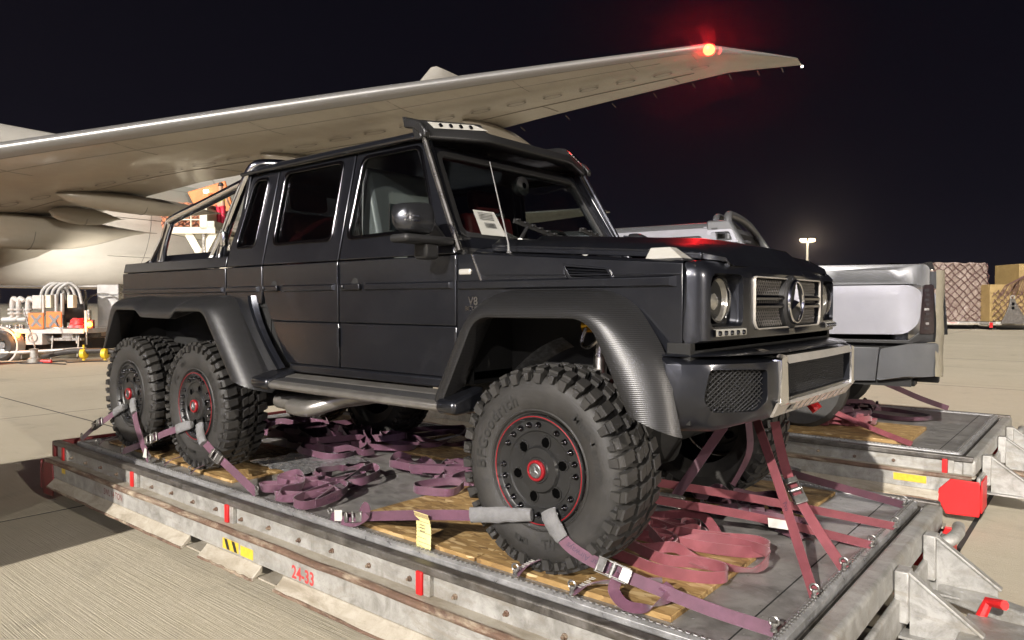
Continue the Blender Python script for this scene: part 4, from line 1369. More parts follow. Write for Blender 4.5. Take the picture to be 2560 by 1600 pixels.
# ---- air cargo pallets
def make_pallet(label, loc):
    p = thing('cargo_pallet', label, 'pallet', loc, 0, 'flat aircraft pallets')
    x0, x1, y0, y1 = -5.02, 1.06, -1.085, 1.475
    mb = MB(); mb.box(x0 + .04, x1 - .04, y0 + .04, y1 - .04, -.060, -.0205); mb.build('pallet_sheet', MT['deckmetal'], p)
    for a, b_ in ((( x0, y0), (x1, y0)), ((x1, y0), (x1, y1)), ((x1, y1), (x0, y1)), ((x0, y1), (x0, y0))):
        d = Vector((b_[0] - a[0], b_[1] - a[1])); L = d.length; d.normalize(); n = Vector((-d.y, d.x))
        def P(u, w, z): return (a[0] + d.x * u + n.x * w, a[1] + d.y * u + n.y * w, z)
        mb = MB()
        prof = [(-.004, -.058), (-.004, -.018), (.012, -.010), (.018, -.010), (.018, -.016), (.026, -.016), (.026, -.010), (.034, -.010), (.050, -.019), (.050, -.058)]
        mb.prism(prof, lambda u, v, k: P(.002 + (L - .004) * k, u, v)); rl = mb.build('edge_rail', MT['rail_al'], p, .001)
        mb = MB(); st = .0254 * 1.2
        for k in range(int(L / st)):
            u = .02 + k * st
            if u > L - .01: break
            for w in (.016, .028):
                c = P(u, w, -.008)
                mb.lathe([(.0062, -.002), (.0055, .0025), (.001, .004)], c, (0, 0, 1), 6)
        o_ = mb.build('track_studs', MT['zinc'], rl); o_['kind'] = 'stuff'
    # seams and rivets
    for xx in (-3.5, -1.98, -.46, .905):
        mb = MB(); mb.box(xx - .003, xx + .003, y0 + .05, y1 - .05, -.0215, -.0195); mb.build('sheet_seam', MT['dark'], p)
    mb = MB()
    for xx in (-3.5, -1.98, -.46, .905, .70, .45):
        for k in range(26):
            mb.lathe([(.006, 0), (.005, .0016), (.001, .002)], (xx + (.02 if k % 2 else -.02), y0 + .08 + k * .094, -.0205), (0, 0, 1), 6)
    o_ = mb.build('sheet_rivets', MT['zinc'], p); o_['kind'] = 'stuff'
    return p
pal1 = make_pallet('flat aluminium aircraft pallet carrying the black truck and its straps', (0, 0, Z0))
pal2 = make_pallet('flat aluminium aircraft pallet carrying the silver pickup', (-.03, 4.37, Z0))

# ---- strand boards under the wheels
def board(label, x0, x1, y0, y1, z1=0.0, th=.0195, rz=0.0):
    cx, cy = (x0 + x1) / 2, (y0 + y1) / 2
    mb = MB(); a, b_ = (x1 - x0) / 2, (y1 - y0) / 2
    mb.box(-a, a, -b_, b_, -th, 0)
    o_ = mb.build('chipboard_sheet', MT['osb'], None, .002)
    o_.location = (cx, cy, Z0 + z1); o_.rotation_euler = (0, 0, rz)
    return tag(o_, label, 'board', 'chipboard sheets under the wheels')
board('chipboard sheet under the front wheel, in front of the big tyre', -.335, .675, -1.005, -.13, .004, .0245, .004)
board('chipboard sheet behind the front wheel, below the yellow tag', -1.335, -.345, -1.0, -.05, .0, .0205, -.010)
board('chipboard sheet below the far front wheel of the black truck', -.40, .62, .62, 1.35, .0)
board('chipboard sheet half in shade under the middle of the black truck', -2.55, -1.25, .45, 1.35, .001, .0205, .05)
board('chipboard sheet under the middle wheel, with the shiny film', -3.23, -2.62, -.97, -.10, .0, .0195, .0)
board('short chipboard sheet between the two rear wheels', -3.74, -3.26, -.945, -.10, .0, .0195, .01)
board('chipboard sheet under the rearmost wheel', -4.75, -3.78, -.93, -.12, .0, .0195, -.01)
board('chipboard sheet below the far rear wheels', -4.7, -2.7, .55, 1.3, .0)
o_ = board('chipboard sheet on the rear pallet, under the tangled straps', -1.2, .62, 3.40, 4.35, .012, .0325, .02)
# shiny film
mb = MB(); rows = []
rr = random.Random(5)
for i in range(16):
    rows.append([(-3.02 + .66 * i / 15, -.62 + .62 * j / 15 + rr.uniform(-.01, .01), rr.uniform(.004, .022)) for j in range(16)])
mb.grid(rows); fl = mb.build('plastic_film', MT['film'], None, 0, 20); fl.location.z = Z0
tag(fl, 'crumpled shiny plastic film lying on the board by the middle wheel', 'film')

# ---- webbing
def ribbon(mb, path, side, w, th=.003, m=0):
    rows = []
    N = len(path)
    for i in range(N):
        d = (path[min(i + 1, N - 1)] - path[max(i - 1, 0)]).normalized()
        sd = Vector(side(i / (N - 1)) if callable(side) else side)
        sd = (sd - d * sd.dot(d)).normalized()
        n = d.cross(sd)
        a = sd * w / 2; b_ = n * th / 2
        rows.append([path[i] - a - b_, path[i] + a - b_, path[i] + a + b_, path[i] - a + b_])
    mb.grid(rows, m, True)
    mb.add(rows[0], [(0, 1, 2, 3)], m); mb.add(rows[-1], [(3, 2, 1, 0)], m)
def ribbon_map(path, side, sgn=1, off=.0023):
    L = [0]
    for i in range(1, len(path)): L.append(L[-1] + (path[i] - path[i - 1]).length)
    def f(u, v):
        u = max(0, min(L[-1], u))
        for i in range(1, len(path)):
            if u <= L[i] + 1e-9:
                t = (u - L[i - 1]) / max(L[i] - L[i - 1], 1e-9)
                p = path[i - 1].lerp(path[i], t)
                d = (path[i] - path[i - 1]).normalized()
                sd = Vector(side(u / L[-1]) if callable(side) else side); sd = (sd - d * sd.dot(d)).normalized()
                return p + sd * v + d.cross(sd) * sgn * off
        return path[-1]
    return f, L[-1]
def buckle(parent, c, d, sd, sc=1.0):
    d = Vector(d).normalized(); sd = Vector(sd); sd = (sd - d * sd.dot(d)).normalized(); n = d.cross(sd)
    if n.dot(cam.location - Vector(c)) < 0 and abs(n.z) < .5: n = -n
    if n.z < -.3: n = -n
    c = Vector(c)
    mb = MB()
    for s in (-1, 1):
        mb.bar(c + sd * s * .032 * sc - d * .075 * sc + n * .012, c + sd * s * .032 * sc + d * .075 * sc + n * .012, .004, .024 * sc, n)
        mb.bar(c + sd * s * .027 * sc - d * .02 * sc + n * .030, c + sd * s * .027 * sc + d * .085 * sc + n * .022, .004, .016 * sc, n)
    mb.tube([c - sd * .036 * sc + n * .015, c + sd * .036 * sc + n * .015], .011 * sc, 10)
    mb.tube([c - sd * .034 * sc + d * .07 * sc + n * .012, c + sd * .034 * sc + d * .07 * sc + n * .012], .006 * sc, 8)
    mb.tube([c - sd * .034 * sc - d * .07 * sc + n * .012, c + sd * .034 * sc - d * .07 * sc + n * .012], .006 * sc, 8)
    mb.bar(c - d * .030 * sc + n * .034, c - d * .062 * sc + n * .030, .056 * sc, .008 * sc, n)
    mb.bar(c + d * .04 * sc + n * .028, c + d * .085 * sc + n * .022, .052 * sc, .005 * sc, n)
    return mb.build('ratchet_buckle', MT['zinc'], parent, .0015)
def fitting(parent, c):
    mb = MB(); c = Vector(c)
    mb.lathe([(.001, .030), (.010, .028), (.012, .018), (.008, .008), (.013, .004), (.013, -.004)], c, (0, 0, 1), 10)
    mb.tube([c + Vector((.018 * cos(a), 0, .034 + .016 * sin(a))) for a in [i * pi / 6 for i in range(12)]], .0045, 6, closed=True)
    return mb.build('end_fitting', MT['zinc'], parent)
def sleeve(parent, pts, w, side, th=.030):
    path = smooth_path(pts, 5); mb = MB(); rows = []
    rr = random.Random(int(abs(pts[0][0]) * 100))
    N = len(path)
    for i, p in enumerate(path):
        d = (path[min(i + 1, N - 1)] - path[max(i - 1, 0)]).normalized()
        sd = Vector(side); sd = (sd - d * sd.dot(d)).normalized(); n = d.cross(sd)
        row = []
        k_ = 1 - .25 * (i / (N - 1)) ** 3
        for k in range(14):
            a = 2 * pi * k / 14
            row.append(p + sd * cos(a) * w / 2 * k_ * rr.uniform(.90, 1.06) + n * sin(a) * th / 2 * rr.uniform(.75, 1.15))
        rows.append(row)
    mb.grid(rows, 0, True); mb.add(rows[0], [tuple(range(14))]); mb.add(rows[-1], [tuple(range(14))[::-1]])
    return mb.build('felt_sleeve', MT['felt'], parent, 0, 60)
W3 = Vector((0, 0, Z0))
def strap(label, pts, side, mat_='strap', w=.050, text=None, n=5, bk=None, bks=1.0, fit=(0,), grp='webbing straps holding the black truck'):
    P = [Vector(p) + W3 for p in pts]
    path = smooth_path(P, n) if len(P) > 2 else [P[0].lerp(P[1], i / 8) for i in range(9)]
    mb = MB(); ribbon(mb, path, side, w)
    o_ = mb.build('lashing_strap', MT[mat_], None, 0, 40)
    tag(o_, label, 'strap', grp)
    if text:
        for body, u0, size, sgn, flip in text:
            f, L = ribbon_map(path, side, sgn)
            def g(u, v, f=f, L=L): return f(u0 * L + (-u if flip else u) * 1.0, (-v if flip else v))
            text_obj('strap_lettering', body, g, MT['strap_print'], o_, size, bold=.0004)
    if bk is not None:
        i = int(bk * (len(path) - 1)); i = max(1, min(len(path) - 2, i))
        buckle(o_, path[i], path[i + 1] - path[i - 1], side(bk) if callable(side) else side, bks)
    for k in fit:
        fitting(o_, path[k])
    return o_

# near front wheel, strap running backwards to the pallet edge
s1 = strap('mauve strap with yellow tag, from the front wheel back to the pallet edge', [(-1.395, -1.062, .008), (-1.22, -1.060, .040), (-.90, -1.045, .105), (-.55, -1.025, .170), (-.20, -1.000, .225)],
           (0.05, .10, 1), text=[('of Qatar Airways', .83, .036, -1, False), ('QATAR CARGO', .47, .026, -1, False)], n=6, bk=.30, bks=.9)
sleeve(s1, [Vector((-.36, -1.015, .205)) + W3, Vector((-.20, -1.005, .232)) + W3, Vector((-.02, -.985, .262)) + W3], .075, (0, .1, 1), .030)
mb = MB(); ribbon(mb, smooth_path([Vector(p) + W3 for p in [(-1.13, -1.07, .055), (-1.10, -1.055, .12), (-1.06, -1.07, .085), (-1.15, -1.08, .03), (-1.26, -1.085, .02)]], 5), (0, .3, 1), .048); mb.build('strap_tail', MT['strap'], s1)
mb = MB(); mb.add([Vector(p) + W3 for p in [(-1.325, -1.085, .004), (-1.255, -1.085, .016), (-1.262, -1.082, .075), (-1.330, -1.082, .062)]], [(0, 1, 2, 3)]); mb.build('strap_label', MT['label'], s1, 0, 0)
# second strap of the front wheel, running forwards
s2 = strap('mauve strap with ratchet from the front wheel forward to the pallet corner', [(.125, -.995, .235), (.20, -1.005, .175), (.34, -.99, .125), (.55, -.955, .080), (.80, -.915, .035), (1.025, -.875, .008)],
           (.20, .55, .8), text=[('of Qatar Airways', .22, .036, 1, True)], n=6, bk=.47, bks=.95, fit=(-1,))
sleeve(s2, [Vector((.075, -.985, .300)) + W3, Vector((.105, -1.00, .255)) + W3, Vector((.165, -1.005, .195)) + W3], .085, (.75, .15, .6), .034)
mb = MB(); ribbon(mb, smooth_path([Vector(p) + W3 for p in [(.44, -.985, .105), (.43, -1.02, .05), (.50, -1.04, .012), (.58, -1.00, .012), (.64, -.94, .06), (.60, -.93, .085)]], 6), (.55, .75, .25), .048); mb.build('strap_tail', MT['strap'], s2)
# crossing straps at the nose
strap('rose strap from under the bumper to the front edge, nearest of the crossing pair', [(.60, .05, .62), (.80, -.18, .36), (.93, -.33, .17), (1.040, -.455, .006)], (.75, -.3, .2), 'strap_rose', .048, n=6, fit=(-1,), text=[('Pro', .55, .03, 1, False)])
strap('rose strap from under the bumper to the front edge, with buckle in the crossing', [(.56, .42, .56), (.70, .22, .33), (.88, .06, .15), (1.047, -.055, .006)], (.75, .35, .2), 'strap_rose', .048, n=6, bk=.45, fit=(-1,))
s7 = strap('rose strap with white label running low from behind the front wheel to the edge', [(-.05, -.46, .27), (.25, -.20, .20), (.62, .10, .115), (1.064, .365, .006)], (.15, -.35, .9), 'strap_rose', .050, n=6, bk=.38, bks=.95, fit=(-1,), text=[('Property', .06, .03, 1, False)])
strap('upper of the two low rose straps, running to the far end of the front edge', [(-.10, -.38, .33), (.25, -.02, .24), (.65, .38, .13), (1.083, .775, .006)], (.1, -.35, .9), 'strap_rose', .048, n=6, fit=(-1,))
mb = MB(); mb.add([Vector(p) + W3 for p in [(.655, .080, .085), (.755, .140, .072), (.752, .136, .118), (.652, .076, .132)]], [(0, 1, 2, 3)]); mb.build('strap_label', MT['label'], s7, 0, 0)
strap('dark maroon strap from the far front wheel to the front pallet corner', [(.22, .98, .20), (.55, 1.05, .13), (1.03, 1.26, .006)], (.15, -.3, .9), 'strap_dark', .05, n=6, bk=.35, fit=(-1,))
strap('dark strap hanging down inside the far front wheel', [(.30, .66, .60), (.36, .58, .36), (.30, .48, .16)], (.3, .8, .2), 'strap_dark', .05, n=6, fit=())
strap('mauve strap hanging below the axle behind the bumper', [(.40, .12, .56), (.30, .0, .35), (.22, -.10, .18)], (.8, .3, .2), 'strap_dark', .05, n=6, fit=())
# near middle wheel
s3 = strap('mauve strap with ratchet from the middle wheel forward to the pallet edge', [(-2.985, -.985, .235), (-2.80, -1.0, .170), (-2.55, -1.03, .115), (-2.155, -1.06, .008)], (.15, .45, .9), text=None, n=6, bk=.48, fit=(-1,))
sleeve(s3, [Vector((-3.06, -.965, .335)) + W3, Vector((-3.01, -.985, .27)) + W3, Vector((-2.94, -1.0, .215)) + W3], .08, (.7, .15, .6), .05)
s4 = strap('mauve strap from the middle wheel back across the rear wheel', [(-3.30, -.985, .285), (-3.55, -1.0, .215), (-3.85, -1.03, .105), (-4.15, -1.06, .008)], (0, .15, 1), n=6, bk=.55, fit=(-1,))
sleeve(s4, [Vector((-3.36, -.99, .272)) + W3, Vector((-3.26, -.985, .300)) + W3, Vector((-3.16, -.975, .325)) + W3], .075, (0, .1, 1), .030)
s5 = strap('mauve strap with white label from the rearmost wheel down to the pallet edge', [(-4.10, -.985, .33), (-3.97, -1.02, .235), (-3.80, -1.045, .10), (-3.655, -1.062, .008)], (.8, .25, .3), n=6, fit=(-1,))
mb = MB(); mb.add([Vector(p) + W3 for p in [(-3.76, -1.068, .020), (-3.69, -1.068, .020), (-3.705, -1.062, .085), (-3.735, -1.062, .095)]], [(0, 1, 2, 3)]); mb.build('strap_label', MT['label'], s5, 0, 0)
sleeve(s5, [Vector((-4.16, -.965, .42)) + W3, Vector((-4.13, -.98, .37)) + W3, Vector((-4.08, -.99, .32)) + W3], .07, (.7, .15, .5), .045)
s6 = strap('rearmost strap from the last wheel to the back of the pallet', [(-4.42, -.985, .30), (-4.60, -1.01, .215), (-4.80, -1.035, .12), (-5.0, -1.055, .008)], (0, .2, 1), n=6, bk=.5, fit=(-1,))
sleeve(s6, [Vector((-4.46, -.99, .285)) + W3, Vector((-4.38, -.985, .32)) + W3, Vector((-4.30, -.975, .35)) + W3], .07, (0, .1, 1), .045)
# short tie straps of the boards
for k, (xa, lab) in enumerate(((-.05, 'short stitched maroon loop at the pallet edge behind the front tyre bottom'), (.255, 'short stitched maroon strap in front of the front tyre bottom'), (-3.02, 'short dark tie strap at the pallet edge below the middle wheel'), (-3.42, 'short dark tie strap at the pallet edge left of the middle wheel'), (-4.62, 'short dark tie strap at the pallet edge below the rearmost wheel'))):
    dx = .14 if k == 1 else .05
    o_ = strap(lab, [(xa, -1.062, .006), (xa + dx * .5, -1.0, .045), (xa + dx * 2.2, -.86, .075)], (.9, .2, .35), 'strap_dark' if k > 1 else 'strap', .046, n=6, grp='short tie straps on the pallet edge')
    if k < 2:
        mb = MB()
        for q in range(7):
            a = Vector((xa + dx * .18 + .012 * q * .5, -1.046 + .009 * q, .028 + .005 * q)) + W3
            mb.bar(a + Vector((-.012, 0, .004)), a + Vector((.012, .004 if q % 2 else -.004, .006)), .002, .002)
        mb.build('stitching', MT['label'], o_)

def heap(label, cx, cy, rx, ry, turns, seed, mat_='strap', w=.050, z0=0.0, text=True, hmax=.07, grp='loose heaps of webbing', lie=.25):
    rr = random.Random(seed)
    pts = []; tilt = []
    a = rr.uniform(0, 6)
    x, y = cx, cy
    K = int(turns * 7)
    ox, oy = 0, 0
    nxt = 0
    for i in range(K):
        t = i / K
        if i >= nxt:
            nxt = i + rr.randint(3, 10)
            ox, oy = rr.uniform(-.85, .85) * rx, rr.uniform(-.85, .85) * ry
            r1 = rr.choice((.18, .3, .45, .7, .9)); r2 = r1 * rr.uniform(.45, 1.0)
            ph = rr.uniform(0, pi); dirn = rr.choice((1, -1))
        a += dirn * rr.uniform(.45, 1.25)
        ex = cos(a) * r1; ey = sin(a) * r2
        px = cx + ox + (ex * cos(ph) - ey * sin(ph)) * rx; py = cy + oy + (ex * sin(ph) + ey * cos(ph)) * ry
        x += (px - x) * rr.uniform(.45, .85); y += (py - y) * rr.uniform(.45, .85)
        flat = rr.random() < .28
        q = 2.4 if flat else .35
        b_ang = rr.uniform(0, 2 * pi)
        tilt.append((cos(b_ang) * q * rr.random(), sin(b_ang) * q * rr.random()))
        hh = w * .5 / sqrt(1 + tilt[-1][0] ** 2 + tilt[-1][1] ** 2)
        pts.append((x, y, Z0 + z0 + hh + .004 + hmax * t * rr.random() * .9))
    path = smooth_path(pts, 5)
    def side(t):
        q = t * (len(tilt) - 1); i = int(q); j = min(i + 1, len(tilt) - 1); f = q - i
        tx = tilt[i][0] * (1 - f) + tilt[j][0] * f; ty = tilt[i][1] * (1 - f) + tilt[j][1] * f
        return (tx, ty, 1)
    mb = MB(); ribbon(mb, path, side, w, .0028)
    o_ = mb.build('strap_heap', MT[mat_], None, 0, 40)
    tag(o_, label, 'strap', grp)
    if text:
        for sg in (1, -1):
            f, L = ribbon_map(path, side, sg)
            for k in range(max(1, int(turns / 3))):
                u0 = L * rr.uniform(.08, .92)
                fl_ = rr.random() < .5
                body = rr.choice(('Qatar Airways', 'Cargo Property of', 'Property of Qatar'))
                text_obj('strap_lettering', body, lambda u, v, f=f, u0=u0, fl_=fl_: f(u0 + (-u if fl_ else u), -v if fl_ else v), MT['strap_print'], o_, .032, bold=.0002)
    return o_
heap('loose mauve strap curled on the pallet between the middle wheel and the tag', -1.93, -.66, .32, .33, 9, 11, hmax=.05)
heap('loose mauve strap curled on the pallet beside the back of the front tyre', -1.52, .0, .40, .29, 10, 23, hmax=.05)
heap('big dark heap of mauve strap under the truck by the exhaust', -3.2, .45, .75, .50, 22, 31, hmax=.14)
heap('loose dark strap in the shade behind the front axle', -.75, .40, .40, .30, 6, 47, 'strap_dark')
heap('loose rose strap curled on the board between the front wheels, front loop in light', .28, -.22, .40, .28, 8, 53, 'strap_rose')
heap('shaded heap of strap under the bumper beside the far front wheel', .45, .42, .36, .32, 8, 61, 'strap_dark', hmax=.10)
# big clean loop in the light at the board corner
strap('rose loop of strap lying in the light on the front corner of the board', [(-.05, -.55, .034), (.15, -.60, .032), (.30, -.63, .030), (.45, -.66, .030), (.62, -.62, .030), (.70, -.55, .030), (.66, -.47, .032), (.54, -.47, .032), (.42, -.53, .032), (.28, -.50, .032), (.10, -.42, .034), (-.05, -.40, .034)], (0, .05, 1), 'strap_rose', .052, n=6, fit=(), grp='loose heaps of webbing')
strap('rose loop of strap standing at the far corner of the front board', [(.0, -.30, .045), (.15, -.33, .045), (.32, -.31, .045), (.48, -.28, .040), (.66, -.20, .035), (.72, -.08, .033), (.63, -.02, .035), (.48, -.10, .04), (.30, -.16, .045), (.12, -.12, .045), (.0, -.15, .045)], (.05, .05, 1), 'strap_rose', .055, n=6, fit=(), grp='loose heaps of webbing')
# on the rear pallet
heap('bright rose heap of strap on the board of the rear pallet', -.03, 3.95, .34, .26, 8, 71, 'strap_rose', z0=.012, hmax=.12, text=False)
heap('dark maroon heap of cargo net behind the rose straps on the rear pallet', -.25, 4.75, .70, .48, 16, 83, 'strap_dark', .045, z0=-.02, hmax=.20, text=False)
strap('rose strap with ratchet running over the heap to the rear pallet edge', [(-.35, 3.78, .26), (-.05, 3.70, .17), (.35, 3.52, .07), (.68, 3.335, .008)], (.3, .3, .8), 'strap_rose', .048, n=6, bk=.33, grp='straps on the rear pallet')
strap('dark strap running down from the silver pickup to the far side of its pallet', [(-.55, 4.9, .52), (-.05, 5.3, .34), (.30, 5.75, .12), (.55, 5.98, .0)], (.2, .2, .9), 'strap_dark', .06, n=6, bk=.3, grp='straps on the rear pallet')

# ---- yellow tag
mb = MB()
def tagfn(u, v):
    base = Vector((-.665, -1.055, .165)) + W3
    return base + Vector((.95, -.12, .02)).normalized() * u + Vector((.035 * 1, -.16 - .25 * max(0, -v - .1), 1)).normalized() * v + Vector((0, -.010 * sin(v * 22), 0))
W_, H_ = .062, .225
outl = []
nsc = 13
for i in range(nsc * 2 + 1): outl.append((-W_ + (.004 if i % 2 else 0), -H_ * i / (nsc * 2)))
for i in range(13): outl.append((-W_ + 2 * W_ * i / 12, -H_ + (.005 if i % 2 else 0)))
for i in range(nsc * 2 + 1): outl.append((W_ - (.004 if i % 2 else 0), -H_ + H_ * i / (nsc * 2)))
mb.panel(outl, [], lambda u, v, k: tagfn(u, v) + Vector((0, .0012 * k, 0)), .02)
tg = mb.build('cargo_tag', MT['tag'], None, 0, 40)
tag(tg, 'yellow paper cargo tag with scalloped edges hanging on the mauve strap', 'tag')
mb = MB()
for k in range(11):
    u = -W_ + .006 + k * .0112
    mb.add([tagfn(u, -.003) , tagfn(u + .005, -.003), tagfn(u + .009, -.028), tagfn(u + .004, -.028)], [(0, 1, 2, 3)])
for i, v in enumerate(mb.v): mb.v[i] = (v[0], v[1] - .0012, v[2])
mb.build('tag_stripes', MT['stencil_dk'], tg, 0, 0)
mb = MB()
for k, (v, l) in enumerate(((-.048, .10), (-.085, .05), (-.105, .11), (-.135, .07), (-.158, .11), (-.178, .04), (-.195, .06))):
    mb.add([tagfn(-.05, v), tagfn(-.05 + l, v), tagfn(-.05 + l, v - .0025), tagfn(-.05, v - .0025)], [(0, 1, 2, 3)])
for k in range(3):
    for q in range(4):
        u = -.03 + q * .011; v = -.066 - k * .016
        mb.add([tagfn(u, v), tagfn(u + .007, v + .001), tagfn(u + .007, v - .007), tagfn(u, v - .006)], [(0, 1, 2, 3)])
for i, v in enumerate(mb.v): mb.v[i] = (v[0], v[1] - .0014, v[2])
mb.build('tag_print', MT['ink'], tg, 0, 0)

# ---- unseen container added left of the dolly to throw the shadow across its end
ct = thing('shadow_caster', 'unseen container added left of the dolly to cast the shadow on its end', 'container', (-4.95, -5.2, 0))
mb = MB(); mb.box(-1.6, 1.6, -1.1, 1.1, .12, 2.15); bx_ = mb.build('caster_shell', MT['galv'], ct, .02)
for x in (-1.5, 0, 1.5):
    mb = MB(); mb.box(x - .04, x + .04, 1.1, 1.13, .14, 2.13); mb.build('caster_rib', MT['rail_al'], bx_)
mb = MB(); mb.box(-1.65, 1.65, -1.15, 1.15, .0, .12); mb.build('caster_base', MT['darksteel'], ct)
# ================================================================== aircraft
def make_skin(name, c1, c2, rough=.35, metal=.0, coat=.4):
    m, t, b, o = nt(name)
    v = tc(t, 'World')
    f = ramp(t, noise(t, v, .55, 7, .65, .8), [(.32, 0), (.68, 1)])
    g = ramp(t, noise(t, tc(t, 'World', (3, .5, 3), (0, 0, radians(8))), 1.1, 6, .7), [(.50, 0), (.75, 1)])
    c = mixc(t, f, c1, c2)
    c = mixc(t, math_n(t, 'MULTIPLY', g, .30), c, tuple(x * .60 for x in c1))
    t.links.new(c, b.inputs['Base Color'])
    t.links.new(math_n(t, 'MULTIPLY_ADD', noise(t, v, 2, 5), .22, rough - .11), b.inputs['Roughness'])
    b.inputs['Metallic'].default_value = metal
    b.inputs['Coat Weight'].default_value = coat; b.inputs['Coat Roughness'].default_value = .12
    bump(t, b, noise(t, v, .9, 3), .10, .10)
    return m
MT['wing'] = make_skin('wing_grey_paint', (.25, .228, .19), (.31, .285, .24))
MT['belly'] = make_skin('belly_paint', (.55, .53, .49), (.62, .60, .56), .4)
MT['slat'] = simple('polished_leading_edge', (.22, .217, .213), .38, .5, rvar=.08, nscale=.6, kind='World')
MT['seam'] = simple('panel_seam', (.13, .12, .105), .7)
MT['orange'] = simple('orange_paint_and_light', (.62, .17, .03), .55, c2=(.55, .14, .03), nscale=2)  # paint of the warning panels, and orange light painted on the cargo door

AD = Vector((cos(radians(98)), sin(radians(98)), 0)); SD = Vector((cos(radians(8)), sin(radians(8)), 0)); F0 = Vector((-30, 0, 0))
def AP(u, v, z):            # span, aft, height above the tyre plane -> world
    return F0 + SD * u + AD * v + Vector((0, 0, z + Z0))
jet = thing('cargo_aircraft', 'big white and grey freighter jet parked behind with its wing overhead', 'aircraft', (0, 0, 0))
def zw(u): return 3.0 + .197 * u - .0009 * max(0, u - 18) ** 2
def vle(u): return .99 + (u - 10.2) * .678 if u < 25.3 else .99 + (15.1) * .678 + (u - 25.3) * 1.75
def vte(u):
    T = [(3, 5.7), (8, 6.35), (9.6, 6.8), (10.7, 7.2), (14, 9.4), (17.6, 11.6), (19.5, 12.05), (24, 13.4), (25.4, 13.85), (27.15, 15.15)]
    for (a, b_), (c, d) in zip(T, T[1:]):
        if u <= c: return b_ + (d - b_) * (u - a) / (c - a)
    return T[-1][1]
# lower/upper airfoil: (fraction of chord, height / chord)
LOW = [(0, 0), (.006, -.010), (.02, -.019), (.05, -.028), (.10, -.036), (.2, -.044), (.35, -.046), (.5, -.038), (.65, -.024), (.8, -.010), (1, .0)]
UPP = [(1, .003), (.8, .026), (.5, .055), (.3, .063), (.12, .050), (.04, .030), (.01, .014)]
US = [2.0, 3, 5, 8, 10, 12, 14, 16, 18, 20, 22, 24, 25.3, 25.8, 26.4, 27.1]
def sec(u, prof, k0=0, off=0):
    a, b_ = vle(u), vte(u); c = max(b_ - a, .12)
    return [AP(u, a + c * f, zw(u) + .028 * c + c * h * (1.15 if u < 26.8 else .5) + off) for f, h in prof]
mb = MB(); mb.grid([sec(u, LOW[3:] + UPP[:5]) for u in US]); 
r_ = sec(27.1, LOW + UPP); mb.add(r_, [tuple(range(len(r_)))])
wing = mb.build('wing', MT['wing'], jet, 0, 50)
mb = MB(); mb.grid([sec(u, UPP[4:] + LOW[:4]) for u in US]); mb.build('leading_edge_slat', MT['slat'], wing, 0, 60)
def low_pt(u, f, off=-.006):
    for (f0, h0), (f1, h1) in zip(LOW, LOW[1:]):
        if f <= f1:
            h = h0 + (h1 - h0) * (f - f0) / (f1 - f0); break
    a, b_ = vle(u), vte(u); c = b_ - a
    return AP(u, a + c * f, zw(u) + .028 * c + c * h * 1.15 + off)
# panel seams along and across the wing
def seam(pts, w=.022):
    mb = MB(); mb.tube(pts, w, 4, False); return mb.build('panel_seam', MT['seam'], wing)
seam([low_pt(u, .052, 0) for u in [3 + .8 * i for i in range(29)]], .012)
seam([low_pt(u, .70, 0) for u in [3 + .8 * i for i in range(28)]], .018)
seam([low_pt(u, .17, 0) for u in [9 + .8 * i for i in range(20)]], .009)
for u in (6.2, 9.4, 12.3, 15.2, 18.2, 21.0, 23.6, 25.0):
    seam([low_pt(u, f, 0) for f in [.06 + .07 * i for i in range(4)]], .010)
for u in (7, 11.5, 16.5, 20.5, 24):
    seam([low_pt(u, f, 0) for f in [.70 + .06 * i for i in range(5)]], .014)
# oval access panels
for i in range(23):
    u = 5.6 + i * .92
    if u > 25.5: break
    v = 3.82 + (u - 8.5) * .513
    f0 = (v - vle(u)) / (vte(u) - vle(u))
    mb = MB(); R1 = .34 - .004 * i
    def ring(rr): 
        o = []
        for k in range(20):
            a = 2 * pi * k / 20
            uu = u + cos(a) * rr * .95; c = vte(u) - vle(u)
            o.append(low_pt(uu, f0 + (sin(a) * rr * .62 + cos(a) * rr * .95 * (.513 - .678)) / c, -.035))
        return o
    a_, b_ = ring(R1), ring(R1 * .82)
    mb.grid([a_ + [a_[0]], b_ + [b_[0]]]); mb.build('access_panel', MT['seam'], wing)
# static wicks and nav light housing at the tip
for u in (17.8, 19.2, 20.6, 22.0, 23.2, 24.3, 25.3, 26.0, 26.6):
    p0 = AP(u, vte(u), zw(u) + .02); mb = MB(); mb.tube([p0, p0 + AD * .28 - Vector((0, 0, .06))], .012, 5); mb.build('static_wick', MT['seam'], wing)
# flap track fairings
def canoe(u, v0, v1, drop, wid, top=.25, name='flap_fairing'):
    rows = []
    n = 18
    for i in range(n + 1):
        t = i / n
        k = (sin(pi * min(1, t ** .72)) ** (.62 if t < .62 else .62 + 1.0 * (t - .62) / .38)) if 0 < t < 1 else .02
        v = v0 + (v1 - v0) * t
        zc = zw(u) - .10 + .30 * (v - v0) / (v1 - v0) * .3 - .10 * t
        row = []
        for j in range(16):
            a = 2 * pi * j / 16
            row.append(AP(u + cos(a) * wid * k, v, zc + (sin(a) * (drop if sin(a) < 0 else top) * k)))
        rows.append(row)
    mb = MB(); mb.grid(rows, 0, True); mb.add(rows[0], [tuple(range(16))]); mb.add(rows[-1], [tuple(range(16))])
    o_ = mb.build(name, MT['wing'], wing, 0, 60)
    k = 8
    mb = MB(); mb.tube([rows[k][j] for j in range(8, 17)] if False else [Vector(q) + Vector((0, 0, -.004)) for q in rows[k][8:16]], .012, 4, False); mb.build('fairing_seam', MT['seam'], o_)
    return o_
canoe(8.0, 3.4, 9.5, .36, .40)
canoe(13.6, 6.4, 11.4, .42, .30)
canoe(18.6, 9.6, 14.2, .38, .24)
